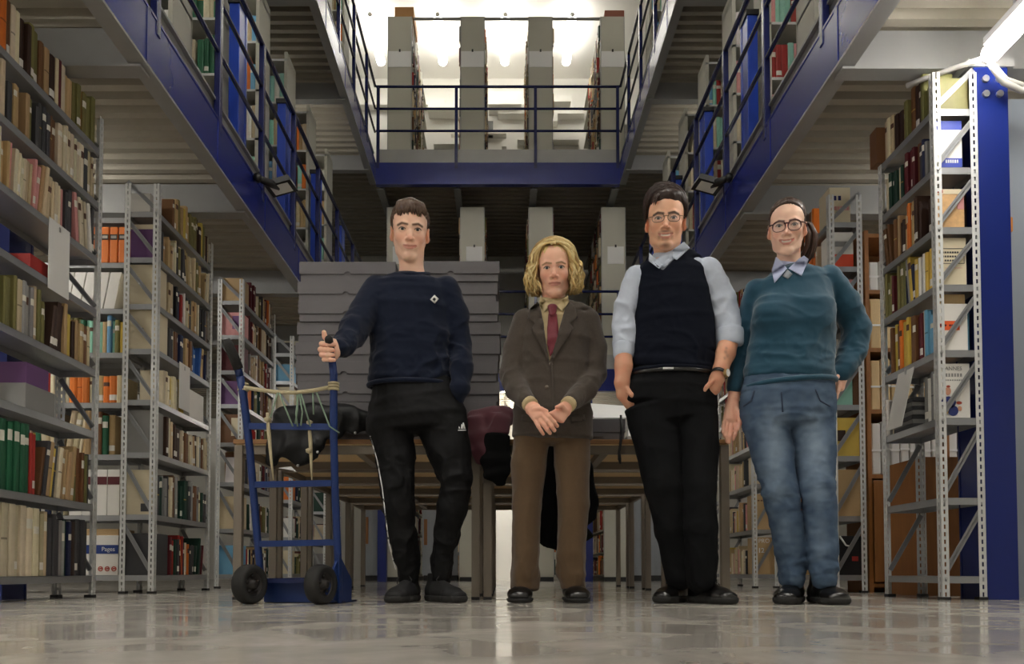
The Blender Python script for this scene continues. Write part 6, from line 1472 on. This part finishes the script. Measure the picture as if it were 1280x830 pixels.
for (px, py, r) in ((906, 441, .006), (908, 446, .007), (904.5, 449, .005), (907, 436, .004)):
    g = (.55*gauss(av, P(px, py, 3.37), (r, .05, r*1.4)))[:, None]; ac = ac*(1-g)+np.array(lin((70, 62, 66)))*g
hm = head_mesh(hd, (nk, .054), SK3, (188, 108, 100), (50, 36, 30), smile=.8, teeth=True, cheek=.09, wide=1.02, chinw=1.02, browt=.0046,
    beard=((88, 62, 50), [((0, -.09, -.054), (.024, .03, .0045), .8), ((0, -.08, -.108), (.024, .04, .011), .8), ((0, -.085, -.088), (.012, .03, .007), .4), ((-.026, -.078, -.07), (.006, .03, .014), .35), ((.026, -.078, -.07), (.006, .03, .014), .35)]))
v_, f_, c_ = join_np([hm, (av, af, ac), inner_body([stor, aL, aR, pel, l1, l2], SK3, shrink=.8)])
np_obj('body', v_, f_, SKINM, p3, c_); add_eyes(p3, hd, (58, 44, 34))
glasses(p3, hd, mat('thin_metal_frame', (96, 78, 66), 0.3, 0.7), .0245, .0165, .0013)
hb3 = hairmat('hair_dark_brown', (46, 32, 26), .38)
cap = hair_cap(hd, p3, hb3, (.0825, .1, .085), [('ell', (0, -.112, -.008), (.066, .082, .088)), ('ell', (0, -.075, -.075), (.085, .095, .078)), ('half', (0, .0, -.05), (0, -.3, -1))], disp=.0025, dsc=(55, 50, 25), extra=[((0, -.02, .092), (.066, .06, .038), .02)])
pth = []
for s in (-1, 1):
    for k in range(58):
        u = random.random(); y0 = -.066+.145*u; y1 = max(y0+.02, -.03)+random.uniform(0, .01); lift = random.uniform(.006, .018)+.006*(s < 0)*(u < .5); thE = random.uniform(1.62, 1.95) if u > .2 else random.uniform(1.3, 1.6); pts_ = []
        for i in range(8):
            t = i/7; th = -.22+(thE+.22)*t; y_ = y0+(y1-y0)*t; sc = math.sqrt(max(.15, 1-((y_-.018)/.106)**2)); wv = random.uniform(-.002, .002)
            pts_.append((-.008*(1-t)+s*(.077*sc+lift*(1-.5*t))*math.sin(th)+wv, y_+wv, .036+(.092*sc+lift)*math.cos(th)+.004*math.sin(5*t+k)))
        pth.append((pts_, random.uniform(.006, .0105)))
pth.append(([(-.02, -.062, .105), (-.035, -.078, .09), (-.042, -.084, .07), (-.044, -.084, .05)], .005)); pth.append(([(-.03, -.06, .1), (-.048, -.072, .078), (-.052, -.074, .052)], .005))
clumps(hd, cap, hb3, pth)
shoe('shoe', p3, (P(852, 740, 3.50).x, 3.56, 0), -.62, lth, L=.30, kind='sneaker'); shoe('shoe', p3, (P(880, 740, 3.42).x, 3.44, 0), .42, lth, L=.29, kind='sneaker')
wa = bpy.data.objects.new('wristwatch', None); C.objects.link(wa)
wa.parent = p3; wa.matrix_parent_inverse = inv_world(p3); wa['label'] = 'wristwatch with dark strap and white dial'
wc = P(899, 467.5, 3.368); wd_ = (P(897, 472, 3.36)-P(901, 461, 3.375)).normalized()
MB().lathe([(.0335, -.008), (.036, -.007), (.036, .007), (.0335, .008)], wc, wd_, 22).build('strap', M['black'], wa, smooth=True)
dn = Vector((.75, -.65, .1)).normalized(); dn = (dn-wd_*dn.dot(wd_)).normalized(); dc = wc+dn*.036
dl_ = MB().lathe([(0, .006), (.017, .006), (.0185, .004), (.0185, -.006), (0, -.006)], dc, dn, 20).build('watch_case', mat('watch_gold', (188, 160, 110), 0.3, 0.8), wa, smooth=False)
MB().lathe([(0, .0075), (.0155, .0072), (.0155, .006)], dc, dn, 20).build('dial', M['paper'], wa)
# ---------------------------------------------------------------- person in the teal sweater
Y = 3.38
p4 = thing('person', 'person in teal sweater, blue jeans and red-brown glasses, hand on hip', 'person', P(1005, 750, Y))
SK4 = (242, 200, 176)
hd = Head(983.5, 281, 3.26, .96, yaw=-.36, pitch=0.24, roll=.03)
nk = P(987, 335, 3.39)
teal = mat('teal_knit', (14, 66, 87), 0.85, 0, var=0.1, vscale=35, bump=0.25, bscale=360, sheen=0.25)
torso = pc(T(336, 971, 1006, Y, .95), T(340, 961, 1017, Y, .74), T(346, 950, 1030, Y, .6), T(355, 944, 1040, Y, .56), T(385, 943, 1043, Y, .66), T(410, 940, 1043, Y, .68), T(440, 935, 1042, Y, .62), T(465, 931, 1043, Y, .62), T(474, 930, 1043, Y, .61))
aL = pc((946, 364, 3.40, 15, 1), (937, 395, 3.45, 15, 1), (929, 425, 3.48, 13.5, 1), (922, 455, 3.47, 11.5, 1), (918, 484, 3.45, 9.5, 1))
aR = pc((1036, 347, Y, 16, 1), (1056, 378, 3.41, 17.5, 1), (1070, 410, 3.44, 17, 1), (1066, 440, 3.44, 16, 1), (1055, 460, 3.41, 13.5, 1), (1051, 466, 3.40, 12.5, 1))
def bust(F):
    F.ell(P(966, 393, 3.315), (.062, .045, .06), k=.07); F.ell(P(1019, 391, 3.315), (.062, .045, .06), k=.07)
sw4, sv4, sf4 = cloth('sweater', [torso, aL, aR], teal, p4, fold=.009, fsc=(12, 12, 16), seed=81, k=.014, extra=bust, dispf=lambda v: .35+1.2*gauss(v, P(1068, 425, 3.4), (.1, .2, .14))+.8*gauss(v, P(985, 440, 3.3), (.3, .2, .09)))
sb4 = bvh_of(sv4, sf4)
MB().tube([P(987-0, 479, Y)+Vector((56.5*.00338*math.cos(a), .118*math.sin(a), .016*math.cos(a)-.006)) for a in [2*math.pi*k/40 for k in range(41)]], .012, 8, cap=False).build('rib_hem', teal, sw4, smooth=True)
colm = mat('lavender_shirt', (182, 190, 220), 0.75, 0, bump=0.05, bscale=200)
wing_collar(p4, colm, None, P(987, 336, 3.39), .057, .03, [[(970, 321), (975, 325), (984, 335.5), (968, 354), (964.5, 338)], [(985.5, 335.5), (999, 323), (1005, 319.5), (1011, 324), (1002, 345)]], [sb4])
drape('brooch', [(984, 336.5), (991, 342.5), (985, 349), (978, 345)], sb4, mat('silver_grey_cloth', (118, 124, 130), 0.4, 0.2), p4, off=.007, step=2.5)
jn = vcmat('denim', 0.85, bump=0.25, bscale=420, spec=0.2, var=0.25)
pel = pc(T(474, 931, 1043, Y, .6), T(495, 926, 1044, Y, .62), T(515, 926, 1044, Y, .62), T(530, 929, 1043, Y, .58))
l1 = pc((956, 528, Y, 28, .95), (965, 565, 3.37, 25.5, 1), (974, 610, 3.35, 21, 1.05), (982, 650, 3.37, 19.5, 1.1), (988, 685, 3.39, 18.5, 1.1), (990, 705, 3.40, 17, 1.1), (991, 722, 3.40, 16, 1.1))
l2 = pc((1013, 528, Y, 30, .92), (1018, 565, 3.36, 25.5, 1), (1021, 610, 3.33, 21, 1.05), (1026, 650, 3.33, 19, 1.1), (1028, 685, 3.33, 18, 1.1), (1029, 705, 3.33, 17.5, 1.1), (1030, 722, 3.33, 16.5, 1.1))
je, jv4, jf4 = cloth('jeans', [pel, l1, l2], jn, p4, fold=.012, fsc=(11, 11, 20), seed=91, k=.010, dispf=lambda v: .3+1.0*gauss(v, P(1000, 620, 3.3), (.3, .2, .06))+1.4*gauss(v, P(1005, 710, 3.3), (.3, .2, .07))+.6*gauss(v, P(985, 520, 3.3), (.3, .2, .05)))
me = je.data; nv = len(me.vertices)
base = np.array(lin((70, 88, 110))); lt = np.array(lin((128, 146, 164)))
g = np.zeros(nv)
for (px, py, w_, h_, a) in ((970, 560, .045, .16, .9), (1020, 560, .05, .16, .9), (975, 612, .04, .05, .5), (1022, 615, .04, .05, .5), (1026, 670, .03, .1, .4), (985, 670, .03, .1, .4)): g = np.maximum(g, a*gauss(jv4, P(px, py, 3.27), (w_, .1, h_)))
g = np.clip(g+.35*(vnoise(jv4*np.array((30, 30, 60)), 3)-.5), 0, 1)[:, None]
at = me.color_attributes.new('Col', 'FLOAT_COLOR', 'POINT'); c4 = np.ones((nv, 4), np.float32); c4[:, :3] = base*(1-g)+lt*g; at.data.foreach_set('color', c4.ravel())
jb4 = bvh_of(jv4, jf4); seam = mat('denim_seam', (46, 58, 78), 0.9)
drape('fly_seam', [(976, 490), (978, 490), (979.5, 515), (977.5, 515)], jb4, seam, je, off=.002, step=3, thick=.001)
drape('pocket_seam', [(1020, 486), (1026, 500), (1038, 507), (1038, 509), (1025, 502), (1018.5, 487)], jb4, seam, je, off=.002, step=3, thick=.001)
drape('pocket_seam', [(942, 488), (938, 500), (929, 507), (929, 509), (940, 502), (944, 488)], jb4, seam, je, off=.002, step=3, thick=.001)
def hand4(F):
    F.chain([(P(918, 484, 3.45), .026, .021), (P(917, 497, 3.445), .024, .02), (P(915, 508, 3.44), .028, .021), (P(913, 524, 3.425), .033, .018)], .01)
    for (a, b, c, d, r) in (((918, 526), (920, 535), (919, 543), (916.5, 549), .0092), ((913.5, 529), (913.5, 538), (912.5, 546), (911.5, 553), .0098), ((909, 528), (907.5, 537), (907.5, 545), (909, 552), .0095), ((906, 525), (904, 533), (904, 540), (906, 546), .0085)):
        finger(F, [P(*a, 3.425), P(*b, 3.41), P(*c, 3.405), P(*d, 3.412)], r, .003)
    finger(F, [P(919, 508, 3.43), P(924, 518, 3.41), P(924.5, 528, 3.40), P(922.5, 536, 3.397)], .0105, .006)
h4, f4 = hand_mesh(hand4, (P(893, 560, 3.45).x, 3.34, P(900, 562, 3.45).z), (P(935, 480, 3.5).x, 3.52, P(900, 474, 3.5).z), .003)
def hand4b(F):
    F.chain([(P(1051, 464, 3.40), .025, .021), (P(1050, 474, 3.40), .028, .02), (P(1047, 484, 3.40), .03, .018)], .01)
    for i in range(4): finger(F, [P(1049-1.5*i, 480+i, 3.385+.016*i), P(1047.5-2*i, 489+i, 3.38+.018*i), P(1045-2.5*i, 498+i, 3.38+.02*i)], .0095)
    finger(F, [P(1047, 470, 3.375), P(1042, 478, 3.355), P(1040, 486, 3.345)], .0105)
h5, f5 = hand_mesh(hand4b, (P(1025, 500, 3.4).x, 3.3, P(1040, 512, 3.4).z), (P(1066, 480, 3.4).x, 3.5, P(1040, 452, 3.4).z), .0032)
hm = head_mesh(hd, (nk, .046), SK4, (190, 104, 100), (78, 56, 44), smile=1.0, teeth=True, cheek=.10, wide=.98, chinw=.9, female=True, browt=.0032, nose=.97)
v_, f_, c_ = join_np([hm, (h4, f4, skin_cols(h4, (226, 176, 152))), (h5, f5, skin_cols(h5, SK4)), inner_body([torso, aL, aR[:5], pel, l1, l2], SK4, shrink=.8)])
np_obj('body', v_, f_, SKINM, p4, c_); add_eyes(p4, hd, (70, 56, 46))
glasses(p4, hd, mat('redbrown_frame', (74, 26, 30), 0.3, spec=0.6), .0262, .0215, .0030, True, -.006)
hb4 = hairmat('hair_brown_tied', (66, 48, 38), .38)
cap = hair_cap(hd, p4, hb4, (.0785, .099, .084), [('ell', (0, -.112, -.004), (.062, .082, .086)), ('ell', (0, -.085, -.08), (.085, .09, .08)), ('half', (0, .0, -.05), (0, -.55, -1))], disp=.004, dsc=(60, 30, 30))
pth = []
for s in (-1, 1):
    for k in range(26):
        t0 = k/25; a = t0*1.45; x0 = s*.066*math.sin(a)+.0; z0 = .03+.062*math.cos(a); y0 = -.066+.03*t0*t0+.015*t0
        pth.append(([(x0, y0, z0), (x0*1.12, y0+.04, z0+.022-.012*t0), (x0*1.08, y0+.09, z0+.016), (x0*.7, y0+.135, z0*.6+.01), (x0*.25, .115, .0)], .0075))
for k in range(16): # ponytail falling behind the shoulder
    dx = random.uniform(-.018, .018); dy = random.uniform(-.014, .014)
    pth.append(([(.0, .108, .02), (.04+dx*.5, .108+dy, .03), (.082+dx, .085+dy, .015), (.102+dx, .065+dy, -.03), (.1+dx, .06+dy, -.075), (.085+dx*1.3, .065+dy, -.115), (.07+dx, .07+dy, -.15)], .010))
clumps(hd, cap, hb4, pth)
shoe('shoe', p4, (P(994, 740, 3.42).x, 3.44, 0), -.55, lth, L=.30, wd=.105, kind='boot'); shoe('shoe', p4, (P(1032, 740, 3.35).x, 3.40, 0), .05, lth, L=.29, wd=.108, kind='boot')
# ================================================================ BOOKS: the 300 that show largest are things, the rest one stuff object
BOOKS.sort(key=lambda r: -r['area'])
def book_label(r):
    q = 'leaning' if abs(r['lean']) > 0.04 else ('thick' if r['t'] > 0.034 else ('thin' if r['t'] < 0.02 else 'upright'))
    if r['left'] and r['right']: mid = 'between %s and %s books' % (r['left'], r['right']) if r['left'] != r['right'] else 'between two %s books' % r['left']
    elif r['right']: mid = 'at row end beside %s book' % r['right']
    elif r['left']: mid = 'last in row after %s book' % r['left']
    else: mid = 'standing alone'
    return '%s %s book %s, %s shelf, %s' % (q, r['col'], mid, SHN[min(7, r['sh'])], r['ph'])
for r in BOOKS[:300]:
    mb = MB(); org = r['org']; mb.v = [tuple(Vector(v)-org) for v in r['v']]; mb.f = r['f']; mb.c = r['c']
    o = mb.build('book', BOOKM); o.location = org
    tag(o, book_label(r), 'book', 'books on the %s' % r['ph'])
mb = MB()
for r in BOOKS[300:]:
    mb.add(r['v'], r['f']); mb.c[-len(r['f']):] = r['c']
o = mb.build('books', BOOKM)
tag(o, 'rows of further books filling racks and galleries', 'books', kind='stuff')
